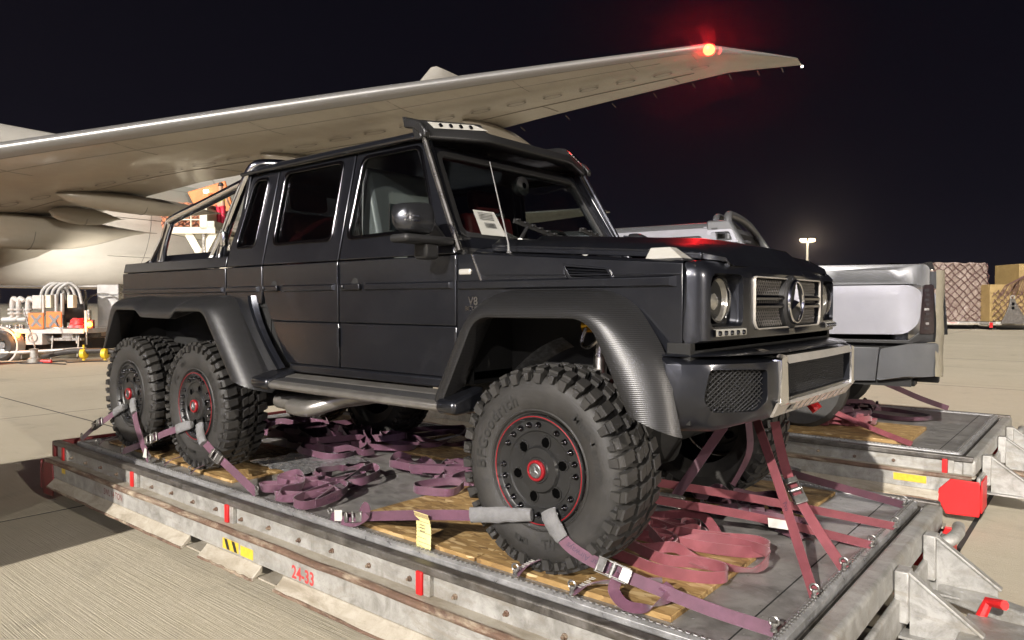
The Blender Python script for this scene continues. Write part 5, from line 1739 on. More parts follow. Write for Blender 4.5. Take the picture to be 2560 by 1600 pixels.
canoe(4.9, .4, 8.6, .92, .62)
canoe(6.2, 4.1, 6.6, .32, .20)
# fuselage
prof = [(-29, .3, -1.0), (-28, 1.1, -.7), (-26, 2.0, -.35), (-23, 2.75, -.1), (-19, 3.1, 0), (0, 3.1, 0), (18, 3.1, 0), (23, 2.9, .18), (28, 2.35, .65), (33, 1.6, 1.25), (37, .9, 1.7), (39.5, .3, 1.95)]
rows = []
ZC = 4.85
for v, r, dz in prof:
    rows.append([AP(r * cos(2 * pi * k / 48), v, ZC + dz + r * sin(2 * pi * k / 48)) for k in range(48)])
mb = MB(); mb.grid(rows, 0, True); fus = mb.build('fuselage', MT['belly'], jet, 0, 60)
for v in (9.5, 12.8, 16.2, 19.0, 22.0):
    r = 3.105 if v < 18.5 else 3.1 - (v - 18) * .045
    mb = MB(); mb.tube([AP(r * cos(a), v, ZC + r * sin(a)) for a in [-pi / 2 + i * pi / 20 for i in range(21)]], .012, 4, False); mb.build('skin_seam', MT['seam'], fus)
for a in (-.62, -.1, .35):
    mb = MB(); mb.tube([AP(3.106 * cos(a), v, ZC + 3.106 * sin(a)) for v in [8 + i for i in range(11)]], .010, 4, False); mb.build('skin_seam', MT['seam'], fus)
# painted lower band (slightly proud sheet)
mb = MB(); mb.grid([[AP(3.112 * cos(a), v, ZC + 3.112 * sin(a)) for a in [.02 + i * .06 for i in range(8)]] for v in [7 + i * .5 for i in range(24)]])
mb.build('livery_band', simple('pale_green_grey_paint', (.36, .375, .34), .4), fus)
# belly fairing between the wings
rows = []
for v, k in ((-8, .2), (-6, .8), (-3, 1), (1, 1), (3.5, .85), (5.5, .6), (7.5, .3), (9, .05)):
    rows.append([AP(3.75 * k ** .4 * cos(a) * (1 if k > .1 else .8), v, ZC - 1.1 + (-2.15 * k * max(0, -sin(a)) ** .8 + (.6 * sin(a) if sin(a) > 0 else 0))) for a in [-pi + i * pi / 14 for i in range(15)]])
mb = MB(); mb.grid(rows); mb.build('belly_fairing', MT['wing'], fus, 0, 60)
mb = MB(); mb.box(-.35, .35, -.02, .02, -.2, .2); vt = mb.build('vent_grille', MT['seam'], fus, .01)
vt.location = AP(2.45, 13.2, ZC - 1.93); vt.rotation_euler = (radians(0), radians(-50), radians(98))
# fin and stabiliser
mb = MB()
def finsec(z, v0, v1, th):
    return [AP(w, v0 + (v1 - v0) * f, z) for f, w in ((0, 0), (.15, th * .8), (.4, th), (1, .02), (1, -.02), (.4, -th), (.15, -th * .8))]
mb.grid([finsec(ZC + 2.2, 20, 34, .5), finsec(ZC + 4, 23.5, 34.3, .45), finsec(17.4, 31.9, 36.2, .2), finsec(17.65, 32.5, 36.2, .05)], 0, True)
r_ = finsec(17.65, 32.5, 36.2, .05); mb.add(r_, [tuple(range(7))])
mb.build('tail_fin', MT['belly'], jet, 0, 50)
mb = MB()
for s in (-1, 1):
    def ss(u, v0, v1, z, th): return [AP(s * u, v0 + (v1 - v0) * f, z + h) for f, h in ((0, 0), (.2, th), (1, .02), (1, -.02), (.2, -th))]
    mb.grid([ss(1, 29, 36, ZC + 1.6, .35), ss(10.5, 36, 38.5, ZC + 2.6, .12)], 0, True)
mb.build('tailplane', MT['belly'], jet, 0, 50)
# far wing (hidden side) and engine under the near wing, left of the frame
mb = MB(); mb.grid([[AP(-u, v, z) for v, z in ((vle(u), zw(u)), ((vle(u) + vte(u)) / 2, zw(u) - .3), (vte(u), zw(u)))] for u in (2, 10, 20, 26)]); mb.build('wing', MT['wing'], jet, 0)
# red navigation lamp on the leading edge
NAV = AP(25.42, vle(25.42) - .08, zw(25.42) - .02)
MT['redlamp'] = emit('red_lamp_glow', (1.0, .018, .006), 30)
mb = MB(); mb.lathe([(.001, .16), (.10, .12), (.15, .02), (.14, -.10), (.001, -.14)], NAV, (0, -1, -.25), 16); nav = mb.build('navigation_lamp', MT['redlamp'], jet)
rl = bpy.data.lights.new('navigation_light', 'SPOT'); rl.energy = 125; rl.color = (1, .015, .02); rl.shadow_soft_size = .12; rl.spot_size = radians(168); rl.spot_blend = .25
ro = bpy.data.objects.new('navigation_light', rl); link(ro, nav); ro.location = NAV - AD * .42; ro.rotation_euler = Vector((.35, -1, -.1)).to_track_quat('-Z', 'Y').to_euler()
mb = MB(); mb.tube([AP(25.6, vle(25.6), zw(25.6)), AP(26.0, vle(26.0) - .05, zw(26.0) - .01)], [.10, .05], 8); mb.build('lamp_pod', MT['slat'], jet)
MT['whitelamp'] = emit('white_lamp_glow', (1, .93, .80), 5)
mb = MB(); mb.lathe([(.001, .035), (.03, .02), (.035, -.02), (.001, -.035)], AP(27.12, 15.1, zw(27.1) - .03), (0, 0, 1), 10); mb.build('tail_tip_lamp', MT['whitelamp'], jet)
# open cargo door (orange light on its inside put into the colour)
c0_ = Vector((1.95854582, -3.50439303, 1.21336802 + Z0))
q = [c0_ + (fw + rt * ((px - 1280) / 1803.85) - up * ((py - 800) / 1803.85)) * 30.6 for px, py in ((468, 480), (562, 452), (590, 545), (515, 572))]
mb = MB(); th_ = Vector((fw.x, fw.y, 0)).normalized() * .12
mb.add(q + [k + th_ for k in q], [(0, 1, 2, 3), (7, 6, 5, 4), (0, 4, 5, 1), (1, 5, 6, 2), (2, 6, 7, 3), (3, 7, 4, 0)])
cdoor = mb.build('cargo_door', MT['orange'], jet, .03)
dl_ = c0_ + (fw + rt * ((510 - 1280) / 1803.85) - up * ((479 - 800) / 1803.85)) * 30.4
mb = MB(); mb.bar(dl_, dl_ + Vector((.15, .1, .02)), .10, .12); mb.build('door_lamp', MT['whitelamp'], cdoor)
# tail gear column so that the aircraft stands
for u in (-5.5, 5.5):
    mb = MB(); mb.tube([AP(u, .5, 3.4), AP(u, .6, .3)], .18, 12)
    for k in (-1.4, 0, 1.4):
        for w in (-.35, .35):
            mb.lathe([(.2, -.2), (.55, -.2), (.66, -.12), (.66, .12), (.55, .2), (.2, .2)], AP(u + w, .6 + k, .12), SD, 20)
    mb.build('landing_gear', MT['darksteel'], jet)
mb = MB(); mb.tube([AP(0, -21, 2.2), AP(0, -21, .2)], .14, 10); mb.lathe([(.2, -.4), (.5, -.4), (.5, .4), (.2, .4)], AP(0, -21, -.03), SD, 18); mb.build('landing_gear', MT['darksteel'], jet)

# ================================================================== high loader with cargo and worker
def cpt(px, py, depth):
    """a point at a given distance in front of the standpoint, used to read off where background things stand"""
    c = Vector((1.95854582, -3.50439303, 1.21336802 + Z0))
    return c + (fw + rt * ((px - 1280) / 1803.85) - up * ((py - 800) / 1803.85)) * depth
LX = Vector((rt.x, rt.y, 0)).normalized(); LY = Vector((fw.x, fw.y, 0)).normalized()
def ground_frame(px, depth):
    p = cpt(px, 755, depth); return Vector((p.x, p.y, 0))
def LF(origin):
    def f(x, y, z): return origin + LX * x + LY * y + Vector((0, 0, z))
    return f
def fbox(mb, f, x0, x1, y0, y1, z0, z1, m=0):
    v = [f(*q) for q in ((x0, y0, z0), (x1, y0, z0), (x1, y1, z0), (x0, y1, z0), (x0, y0, z1), (x1, y0, z1), (x1, y1, z1), (x0, y1, z1))]
    mb.add(v, [(0, 3, 2, 1), (4, 5, 6, 7), (0, 1, 5, 4), (1, 2, 6, 5), (2, 3, 7, 6), (3, 0, 4, 7)], m)
MT['cream'] = simple('cream_machine_paint', (.62, .58, .47), .5, c2=(.52, .48, .38), nscale=3)
MT['whitepaint'] = simple('white_machine_paint', (.44, .44, .44), .45, c2=(.34, .335, .33), nscale=3)
lo_ = ground_frame(485, 27.5)
loader = thing('cargo_loader', 'cream scissor loader raised to the freighter door', 'loader', lo_)
f0 = LF(Vector((0, 0, 0)))
sc_ = 27.5 / 1803.85
def lp(px, py): return ((px - 485) * sc_, 1.763 + (755 - py) * sc_)
def lbox(name, px0, px1, py0, py1, y0, y1, mat_='cream', parent=loader, bev=.01):
    x0, z1 = lp(px0, py0); x1, z0 = lp(px1, py1)
    mb = MB(); fbox(mb, f0, x0, x1, y0, y1, z0, z1); return mb.build(name, MT[mat_], parent, bev)
lbox('platform', 424, 540, 568, 584, 0, 3.4)
lbox('platform', 410, 545, 578, 583, .1, 3.3, 'darksteel')
for px in (426, 478, 501):
    lbox('guard_post', px, px + 3, 523, 572, .0, .06)
lbox('guard_rail', 426, 504, 529, 532, .0, .05); lbox('guard_rail', 426, 504, 548, 551, .0, .05)
lbox('control_tower', 503, 520, 520, 575, .0, .9)
lbox('control_tower', 520, 538, 553, 570, .0, .9)
for (a, b_) in (((468, 583), (500, 640)), ((536, 575), (490, 660)), ((500, 640), (420, 745)), ((490, 660), (560, 745))):
    for y in (.2, 3.0):
        mb = MB(); xa, za = lp(*a); xb, zb = lp(*b_); mb.bar(f0(xa, y, za), f0(xb, y, zb), .12, .28); mb.build('scissor_leg', MT['cream'], loader)
for y in (.15, 2.6):
    x, z1 = lp(507, 566); mb = MB(); mb.tube([f0(x, y, .5), f0(x, y, z1)], .075, 12); mb.build('lift_column', MT['steel'], loader)
lbox('chassis', 380, 585, 738, 775, .0, 3.4)
for px in (405, 560):
    x, z = lp(px, 770); mb = MB(); mb.lathe([(.2, -.2), (.4, -.2), (.45, 0), (.4, .2), (.2, .2)], f0(x, .3, .45), LY, 20); mb.build('wheel', MT['rubber'], loader)
MT['netorange'] = simple('orange_net_wrap', (.46, .17, .07), .6, c2=(.30, .10, .045), nscale=3, bmp=.5, bscale=7, bdist=.1)
def lump_box(name, f, x0, x1, y0, y1, z0, z1, mat_, parent, amp=.06, n=12, seed=1, taper=.0):
    rr = random.Random(seed)
    mb = MB()
    ring = []
    per = [(x0 + (x1 - x0) * i / n, y0) for i in range(n)] + [(x1, y0 + (y1 - y0) * i / n) for i in range(n)] + [(x1 - (x1 - x0) * i / n, y1) for i in range(n)] + [(x0, y1 - (y1 - y0) * i / n) for i in range(n)]
    cx, cy = (x0 + x1) / 2, (y0 + y1) / 2
    rows = []
    for j in range(n + 1):
        t = j / n
        k = 1 - taper * t - (.04 if j == n else 0)
        rows.append([f(cx + (x - cx) * k + rr.uniform(-amp, amp), cy + (y - cy) * k + rr.uniform(-amp, amp), z0 + (z1 - z0) * t + (rr.uniform(-amp, amp) if 0 < j else 0)) for x, y in per])
    mb.grid(rows, 0, True)
    mb.add(rows[-1], [tuple(range(len(per)))])
    return mb.build(name, MT[mat_], parent, 0, 25)
def netting(name, f, x0, x1, y0, y1, z0, z1, step, r, mat_, parent, amp=.03, seed=2):
    """diamond net over the front and right side and top edge"""
    rr = random.Random(seed)
    mb = MB()
    L = (x1 - x0) + (y1 - y0)
    def P(u, z):
        if u < x1 - x0: return f(x0 + u, y0 - r - amp * .6, z)
        return f(x1 + r + amp * .6, y0 + u - (x1 - x0), z)
    H = z1 - z0
    u = -H
    while u < L:
        for d in (1, -1):
            pts = []
            for k in range(15):
                z = H * k / 14; uu = u + z
                if 0 <= uu <= L:
                    ua = uu if d > 0 else L - uu
                    pts.append(P(max(0, min(L, ua + rr.uniform(-.09, .09) * step * 2 + .10 * step * sin(z * 2.1 + u))), z0 + z))
            if len(pts) > 1: mb.tube(pts, r, 4, False)
        u += step
    return mb.build(name, MT[mat_], parent, 0)
x0, _ = lp(390, 0); x1, _ = lp(502, 0)
lc = thing('netted_cargo', 'orange wrapped cargo under a net on the raised loader', 'cargo', lo_)
za = lp(0, 571)[1]; zb = lp(0, 505)[1]
lump_box('wrapped_load', f0, x0, x1 - .05, .5, 3.0, za, zb, 'netorange', lc, .05, 10, 5)
MT['netcord'] = simple('net_cord', (.085, .04, .036), .8)
netting('cargo_net', f0, x0, x1 - .05, .5, 3.0, za, zb, .30, .018, 'netcord', lc, .06)

def person(label, loc, faceto, col_top, col_leg):
    """worker standing: one skinned body with clothing as children"""
    p = thing('person', label, 'person', loc)
    skin = simple('skin', (.42, .26, .18), .6)
    def skinmesh(name, verts, edges, mat_, sub=2, root=0):
        me = bpy.data.meshes.new(name); me.from_pydata([v[:3] for v in verts], edges, []); me.materials.append(mat_)
        o = bpy.data.objects.new(name, me); link(o, p)
        md = o.modifiers.new('skin', 'SKIN'); md.use_smooth_shade = True
        for i, v in enumerate(verts):
            me.skin_vertices[0].data[i].radius = (v[3], v[4] if len(v) > 4 else v[3])
        me.skin_vertices[0].data[root].use_root = True
        s_ = o.modifiers.new('sub', 'SUBSURF'); s_.levels = 1; s_.render_levels = sub
        return o
    V = [(0, 0, .95, .15, .11), (0, 0, 1.15, .14, .10), (0, 0, 1.38, .17, .11), (0, 0, 1.50, .06), (0, .01, 1.60, .085, .10), (0, .01, 1.70, .08, .095),
         (.20, 0, 1.40, .065), (.27, -.05, 1.15, .05), (.22, -.25, 1.02, .04), (.20, -.33, 1.01, .035),
         (-.20, 0, 1.40, .065), (-.27, -.02, 1.14, .05), (-.24, -.20, .95, .04), (-.22, -.28, .93, .035),
         (.10, 0, .85, .095), (.11, -.02, .48, .07), (.11, .03, .09, .05), (.11, -.12, .05, .045),
         (-.10, 0, .85, .095), (-.12, .02, .48, .07), (-.12, .06, .09, .05), (-.12, -.08, .05, .045)]
    E = [(0, 1), (1, 2), (2, 3), (3, 4), (4, 5), (2, 6), (6, 7), (7, 8), (8, 9), (2, 10), (10, 11), (11, 12), (12, 13), (0, 14), (14, 15), (15, 16), (16, 17), (0, 18), (18, 19), (19, 20), (20, 21)]
    body = skinmesh('body', V, E, skin)
    Vt = [(0, 0, .98, .17, .13), (0, 0, 1.15, .165, .125), (0, 0, 1.38, .19, .13), (.20, 0, 1.40, .08), (.27, -.05, 1.16, .062), (-.20, 0, 1.40, .08), (-.27, -.02, 1.15, .062)]
    skinmesh('vest', Vt, [(0, 1), (1, 2), (2, 3), (3, 4), (2, 5), (5, 6)], col_top)
    Vl = [(0, 0, .97, .165, .125), (.10, 0, .84, .11), (.11, -.02, .48, .085), (.11, .03, .12, .07), (-.10, 0, .84, .11), (-.12, .02, .48, .085), (-.12, .06, .12, .07)]
    skinmesh('trousers', Vl, [(0, 1), (1, 2), (2, 3), (0, 4), (4, 5), (5, 6)], col_leg)
    mb = MB(); mb.lathe([(.001, .12), (.06, .11), (.10, .06), (.105, .0), (.13, -.01)], (0, 0, 1.70), (0, 0, 1), 14); mb.build('cap', MT['black'], p)
    p.rotation_euler = (0, 0, faceto)
    return p
MT['hivis'] = simple('hi_vis_yellow', (.45, .62, .02), .6)
MT['hired'] = simple('hi_vis_red', (.62, .02, .06), .6)
x, z = lp(529, 566)
person('worker in yellow hi-vis vest and red trousers on the loader platform', f0(x, 1.0, z) + lo_, radians(200), MT['hivis'], MT['hired'])

# ================================================================== hydrant fuelling truck on the left
ft_d = 21.6
fo_ = ground_frame(230, ft_d)
fuel = thing('fuelling_truck', 'white hydrant fuelling truck with hose hoops beyond the dolly', 'truck', fo_)
k_ = ft_d / 1803.85
def tp(px, py): return ((px - 230) * k_, 1.763 + (755 - py) * k_)
def tbox(name, px0, px1, py0, py1, y0, y1, mat_='whitepaint', parent=None, bev=.008):
    x0, z1 = tp(px0, py0); x1, z0 = tp(px1, py1)
    mb = MB(); fbox(mb, f0, x0, x1, y0, y1, z0, z1); return mb.build(name, MT[mat_], parent or fuel, bev)
def ttube(name, pts, r, mat_='whitepaint', parent=None, n=10, sm=6):
    P = [f0(tp(a, b_)[0], y, tp(a, b_)[1]) for a, b_, y in pts]
    mb = MB(); mb.tube(smooth_path(P, sm) if len(P) > 2 else P, r, n); return mb.build(name, MT[mat_], parent or fuel)
tbox('deck', -300, 208, 822, 834, .0, 2.3)
tbox('rear_cabinet', 152, 208, 708, 735, 1.9, 2.25); tbox('rear_cabinet', 150, 208, 737, 822, 1.95, 2.25)
tbox('cabinet_edge', 207, 210, 706, 822, 1.9, 2.25, 'steel')
tbox('top_rail', -300, 152, 710, 714, 2.0, 2.06)
tbox('tank', -420, -130, 690, 822, .3, 2.2, 'whitepaint')
# hose reel hoops
for kx in (0, 13, 28, 42):
    ttube('hose_hoop', [(53 + kx, 745, .9), (60 + kx, 722, .9), (80 + kx, 706, 1.0), (98 + kx, 722, 1.1), (108 + kx, 760, 1.1)], .045)
mb = MB(); c = f0(*[tp(112, 775)[0], 1.5, tp(112, 775)[1]]); 
mb.lathe([(.25, -.3), (.62, -.3), (.62, -.26), (.42, -.24), (.42, .24), (.62, .26), (.62, .3), (.25, .3)], c, LX + LY * .5, 24); mb.build('hose_reel', MT['black'], fuel)
mb = MB(); mb.lathe([(.68, -.02), (.72, -.02), (.72, .02), (.68, .02)], f0(tp(176, 790)[0], 1.7, tp(176, 790)[1]), LY, 28, closed=True); mb.build('reel_ring', MT['darksteel'], fuel)
# bent pipes
for px in (2, 18, 42):
    ttube('fuel_pipe', [(px + 14, 752, .5), (px + 4, 746, .5), (px, 758, .5), (px, 780, .5), (px, 792, .5), (px - 8, 799, .5), (px - 26, 800, .5)], .075, n=12)
    for py in (774, 784):
        mb = MB(); x, z = tp(px, py); mb.lathe([(.08, -.03), (.13, -.03), (.13, .03), (.08, .03)], f0(x, .5, z), (0, 0, 1), 14); mb.build('pipe_flange', MT['whitepaint'], fuel)
tbox('meter_box', 58, 82, 738, 772, .4, .8); tbox('valve_body', 55, 70, 790, 820, .4, .7, 'steel'); tbox('meter_box', 92, 108, 737, 770, .35, .55, 'cream'); tbox('meter_box', 150, 165, 737, 770, .35, .55, 'cream')
for px in (-20, -6, 8, 15, 30, 40, 46):
    tbox('valve_handle', px, px + 4, 812, 823, .1, .2, 'steel')
tbox('support_post', 88, 93, 737, 790, .3, .4); tbox('support_post', 120, 125, 735, 790, .3, .4); tbox('support_post', 135, 140, 733, 788, .3, .4)
for px in (73, 118):
    o_ = tbox('warning_panel', px, px + 38, 782 if px == 73 else 779, 822 if px == 73 else 818, -.06, -.02, 'orange')
    for d in (0, 1):
        x0, z0 = tp(px + 8, 816 if d else 788); x1, z1 = tp(px + 32, 788 if d else 816)
        mb = MB(); mb.bar(f0(x0, -.065 - .004 * d, z0), f0(x1, -.065 - .004 * d, z1), .004, .08, LX.cross(LY)); mb.build('panel_cross', MT['skinmetal'], o_)
lump_box('red_cover', f0, tp(166, 0)[0], tp(203, 0)[0], .05, .5, tp(0, 820)[1], tp(0, 797)[1], 'red', fuel, .03, 5, 3, .25)
tbox('lamp_post', 210, 216, 776, 830, .0, .1); tbox('lamp_post', 213, 215, 830, 862, .0, .06, 'steel'); tbox('lamp_board', 218, 224, 775, 800, -.02, .1, 'steel')
MT['amberlamp'] = emit('amber_lamp_glow', (1, .33, .02), 14)
for px, py in ((224, 811), (43, 837)):
    x, z = tp(px, py); mb = MB(); mb.lathe([(.001, .06), (.05, .05), (.075, .0), (.075, -.04)], f0(x, -.05, z), -LY, 14); mb.build('amber_lamp', MT['amberlamp'], fuel)
    al = bpy.data.lights.new('amber_light', 'POINT'); al.energy = 12; al.color = (1, .35, .05); al.shadow_soft_size = .06
    ao = bpy.data.objects.new('amber_light', al); link(ao, fuel); ao.location = f0(x, -.25, z)
tbox('lamp_housing', 219, 231, 800, 821, .0, .12, 'red_dark')
tbox('side_locker', 62, 104, 834, 862, .0, .5)
mb = MB(); x, z = tp(80, 844); mb.lathe([(.15, 0), (.15, .02), (.12, .02), (.115, -.01), (.001, -.01)], f0(x, -.005, z), -LY, 20); mb.build('locker_cap', MT['steel'], fuel)
tbox('pipe_rack', 105, 190, 846, 853, .2, .4, 'steel'); tbox('pipe_rack', 178, 182, 830, 860, .2, .3, 'whitepaint'); tbox('valve_body', 142, 170, 835, 850, .2, .5, 'steel')
for py, y in ((905, 0),):
    x, z = tp(0, 884)
    mb = MB(); mb.lathe([(.20, -.12), (.38, -.13), (.46, -.05), (.46, .20), (.38, .25), (.2, .2)], f0(x, .15, .46), -LY, 28); w = mb.build('wheel', MT['rubber'], fuel)
    mb = MB(); mb.lathe([(.28, .12), (.26, .06), (.14, .02), (.10, .10), (.001, .10)], f0(x, .15, .46), -LY, 24); mb.build('wheel_rim', MT['skinmetal'], w)
    mb = MB(); mb.lathe([(.53, -.05), (.58, -.05), (.58, .3), (.53, .3)], f0(x, .2, .46), -LY, 32, closed=True); mb.build('mudguard', MT['whitepaint'], fuel)
tbox('chassis_rail', -300, 200, 836, 848, .9, 1.1, 'darksteel'); tbox('chassis_rail', -300, 190, 850, 885, .8, 1.5, 'dark')
ttube('underrun_bar', [(-60, 883, -.05), (60, 880, -.05), (215, 871, -.05)], .05, 'galv', sm=2)
for px in (45, 120, 186): ttube('bar_hanger', [(px, 840, .2), (px, 898, .1)], .02, 'galv')
def lay(mb_pts): pass
def ground_tube(name, label, cat, pts, r, mat_):
    P = [f0(tp(a, 755)[0], y, r + .014 + h) + fo_ for a, y, h in pts]
    mb = MB(); mb.tube(smooth_path(P, 6), r, 10); o_ = mb.build(name, MT[mat_], None); return tag(o_, label, cat)
hz_ = ground_tube('fuel_hose', 'thick black fuel hose with yellow couplings lying beside the fuelling truck', 'hose', [(120, -.25, .05), (160, -.35, .15), (200, -.40, .22), (235, -.35, .22), (275, -.30, .22), (330, -.2, .1), (420, .3, 0)], .085, 'rubber')
for px in (226, 278):
    x = tp(px, 0)[0]; mb = MB(); c = f0(x, -.37, .24) + fo_
    mb.lathe([(.04, -.10), (.15, -.06), (.15, .06), (.04, .10)], c, LX, 14); mb.tube([c, c + Vector((0, 0, .26))], .03, 8); mb.tube([c, c - Vector((0, 0, .20))], .04, 8); mb.build('hose_coupling', MT['yellow'], hz_)
ground_tube('ground_cable', 'thin black cable looping over the apron below the fuelling truck', 'cable', [(20, -.5, 0), (60, -1.1, 0), (110, -.8, 0), (150, -.9, 0), (180, -.45, 0), (215, -.9, 0), (250, -.6, 0), (290, -.5, 0)], .02, 'black')
ground_tube('ground_cable', 'second thin cable running toward the painted red patch', 'cable', [(-20, -1.0, 0), (40, -1.4, 0), (90, -1.0, 0), (130, -1.3, 0), (170, -1.2, 0), (240, -1.5, 0)], .016, 'black')
hk = thing('hydrant_coupler', 'grey hydrant coupler with a tall slanted rod on the apron', 'coupler', f0(tp(130, 0)[0], -.85, 0) + fo_)
mb = MB(); mb.lathe([(.16, .0), (.16, .12), (.10, .16), (.10, .36), (.13, .40), (.001, .42)], (0, 0, .01), (0, 0, 1), 14); mb.build('coupler_body', MT['galv'], hk)
mb = MB(); mb.tube([LX * .15 + Vector((0, 0, .02)), LX * -.30 + Vector((0, 0, 1.62))], .022, 8); mb.build('coupler_rod', MT['steel'], hk)
mb = MB(); mb.tube([LX * .2 + Vector((0, 0, .06)), LX * .5 + Vector((0, 0, .05))], .05, 8); mb.build('coupler_cap', MT['red'], hk)
mb = MB(); px0 = f0(tp(40, 0)[0], -1.0, .0165) + fo_; mb.add([px0, px0 + LX * .75, px0 + LX * .55 - LY * .55, px0 - LX * .2 - LY * .5], [(0, 1, 2, 3)]); pp = mb.build('painted_marking', MT['red_dark'], ground, 0, 0)

# ================================================================== netted freight on the right
def freight(label_c, label_d, px, depth, w, dpt, h, mat_, seed, crates=False):
    o = ground_frame(px, depth)
    d = thing('cargo_dolly', label_d, 'dolly', o, 0, 'dollies with netted freight')
    mb = MB(); fbox(mb, f0, -.1, w + .1, 0, dpt, .34, .50); mb.build('deck_frame', MT['galv'], d, .02)
    mb = MB(); fbox(mb, f0, -.15, w + .15, -.05, .05, .30, .40); mb.build('side_ledge', MT['ledge'], d, .01)
    for x in (.5, w - .5):
        mb = MB(); mb.lathe([(.05, -.08), (.15, -.08), (.15, .08), (.05, .08)], f0(x, .5, .15), LY, 16); mb.build('castor_wheel', MT['rubber'], d)
    for x in (-.12, w - .05):
        mb = MB(); fbox(mb, f0, x, x + .2, -.08, -.04, .15, .48); mb.build('corner_plate', MT['red'], d, .01)
    c = thing('netted_cargo', label_c, 'cargo', o, 0, 'freight under nets')
    return o, d, c
o, d, c = freight('tall stack of plastic wrapped cartons under a dark net, right of the silver pickup', 'dolly with white number plate under the tall wrapped stack', 2318, 46, 3.95, 3.0, 3.6, 'wrap', 1)
MT['wrap'] = simple('wrapped_cartons', (.17, .125, .105), .35, c2=(.27, .22, .19), nscale=1.3, bmp=.8, bscale=3.2, bdist=.12, coat=.3)
MT['crate'] = simple('crate_plywood', (.30, .21, .085), .6, c2=(.24, .165, .065), nscale=2, bmp=.2, bscale=8)
lump_box('wrapped_load', f0, .02, 3.93, .1, 2.9, .52, 4.25, 'wrap', c, .045, 14, 9, .02)
netting('cargo_net', f0, .0, 3.95, .1, 2.9, .52, 4.22, .52, .022, 'netcord', c, .07, 8)
mb = MB(); fbox(mb, f0, 1.2, 2.0, -.06, -.055, .36, .50); pl_ = mb.build('number_plate', MT['label'], d)
text_obj('plate_lettering', 'T2908KD', lambda u, v: f0(1.6 + u, -.064, .43 + v), MT['stencil'], pl_, .15)
o, d, c = freight('lower stack of yellow crates under a sagging dark net at the right edge', 'dolly with raised grey tow bar under the crates at the right edge', 2478, 45, 4.2, 3.0, 3.0, 'crate', 2)
for (xa, xb, za, zb, ya, yb2) in ((.05, 1.35, .52, 2.85, .2, 2.6), (1.4, 4.1, .52, 2.2, .15, 2.7), (2.0, 4.1, 2.22, 4.15, .4, 2.7)):
    mb = MB(); fbox(mb, f0, xa, xb, ya, yb2, za, zb); cr = mb.build('crate', MT['crate'], c, .02)
    for k in range(4):
        zz = za + (zb - za) * k / 4
        mb = MB(); fbox(mb, f0, xa + .02, xb - .02, ya - .03, ya - .004, zz + .02, zz + .14); mb.build('crate_batten', MT['crate'], cr, .005)
netting('cargo_net', f0, .05, 4.1, .1, 2.7, .55, 2.5, .42, .020, 'netcord', c, .08, 18)
rows = []
mbn = MB()
for i in range(14):
    x = .4 + i * .14
    mbn.tube([f0(x, .05, 2.0 + .1 * (i % 3)), f0(x + .5, .1, 2.75 + i * .06), f0(x + 1.3, .3, 3.1 + i * .08)], .02, 4, False)
mbn.build('net_fringe', MT['netcord'], c)
mb = MB()
mb.prism([(.05, .42), (1.75, .42), (1.0, 1.6), (.85, 1.95), (.60, 1.95), (.52, 1.5)], lambda u, v, k: f0(u, -.9 + .1 * k, v)); tw = mb.build('tow_bar', MT['darksteel'], d, .02)
mb = MB(); mb.box(0, .01, 0, .01, 0, .01); 
mb = MB(); fbox(mb, f0, .66, .82, -.92, -.905, 1.55, 1.72); fbox(mb, f0, .66, .82, -.92, -.905, 1.30, 1.47); mb.build('tow_bar_slot', MT['hole'], tw)
mb = MB(); mb.lathe([(.10, -.03), (.15, -.03), (.15, .03), (.10, .03)], f0(.73, -.85, 2.02), LY, 16, closed=True); mb.build('tow_ring', MT['galv'], tw)
mb = MB(); fbox(mb, f0, .25, 1.2, -.07, -.06, .40, .52); pl_ = mb.build('number_plate', MT['label'], d)
text_obj('plate_lettering', '24-32', lambda u, v: f0(.72 + u, -.072, .46 + v), MT['stencil_dk'], pl_, .14)

# ================================================================== light mast and far lights
ms_ = ground_frame(2017, 190)
mast = thing('light_mast', 'tall apron light mast with two lit floodlights behind the bonnet', 'light mast', ms_)
mb = MB(); mb.tube([(0, 0, 0), (0, 0, 17.6)], [.42, .30], 12); mb.build('mast_pole', MT['cream'], mast)
mb = MB(); fbox(mb, f0, -1.6, 1.6, -.2, .2, 17.2, 17.5); mb.build('lamp_bracket', MT['galv'], mast)
MT['flood'] = emit('floodlight_glow', (1, .74, .36), 16)
for x in (-1.1, 1.1):
    mb = MB(); fbox(mb, f0, x - .75, x + .75, -.45, .35, 17.6, 18.3); fl_ = mb.build('floodlight_head', MT['flood'], mast, .1)
fx_ = bpy.data.lights.new('floodlight', 'POINT'); fx_.energy = 170; fx_.color = (1, .8, .5); fx_.shadow_soft_size = .8
fo2 = bpy.data.objects.new('floodlight', fx_); link(fo2, mast); fo2.location = f0(0, -1.2, 17.2)
for k, (px, dd, lab) in enumerate(((250, 520, 'tiny warm lamp at the horizon under the aircraft belly'), (262, 560, 'tiny white lamp at the horizon, right of the warm one'), (280, 600, 'faint lamp at the horizon near the truck bed'), (2135, 420, 'small white lamp cluster above the silver pickup tailgate'))):
    q = ground_frame(px, dd); hh = 2.6 if px < 2000 else 23
    t_ = thing('far_lamp', lab, 'lamp', q, 0, 'lamps at the horizon')
    mb = MB(); mb.tube([(0, 0, 0), (0, 0, hh)], .15, 6); mb.build('lamp_pole', MT['galv'], t_)
    mb = MB(); mb.lathe([(.001, .6), (.6, .3), (.7, -.2), (.001, -.5)], (0, 0, hh), (0, 0, 1), 10); mb.build('lamp_head', emit('far_lamp_glow', (1, .62, .2) if k == 0 else (1, .9, .75), 9 if k == 0 else 2.5), t_)

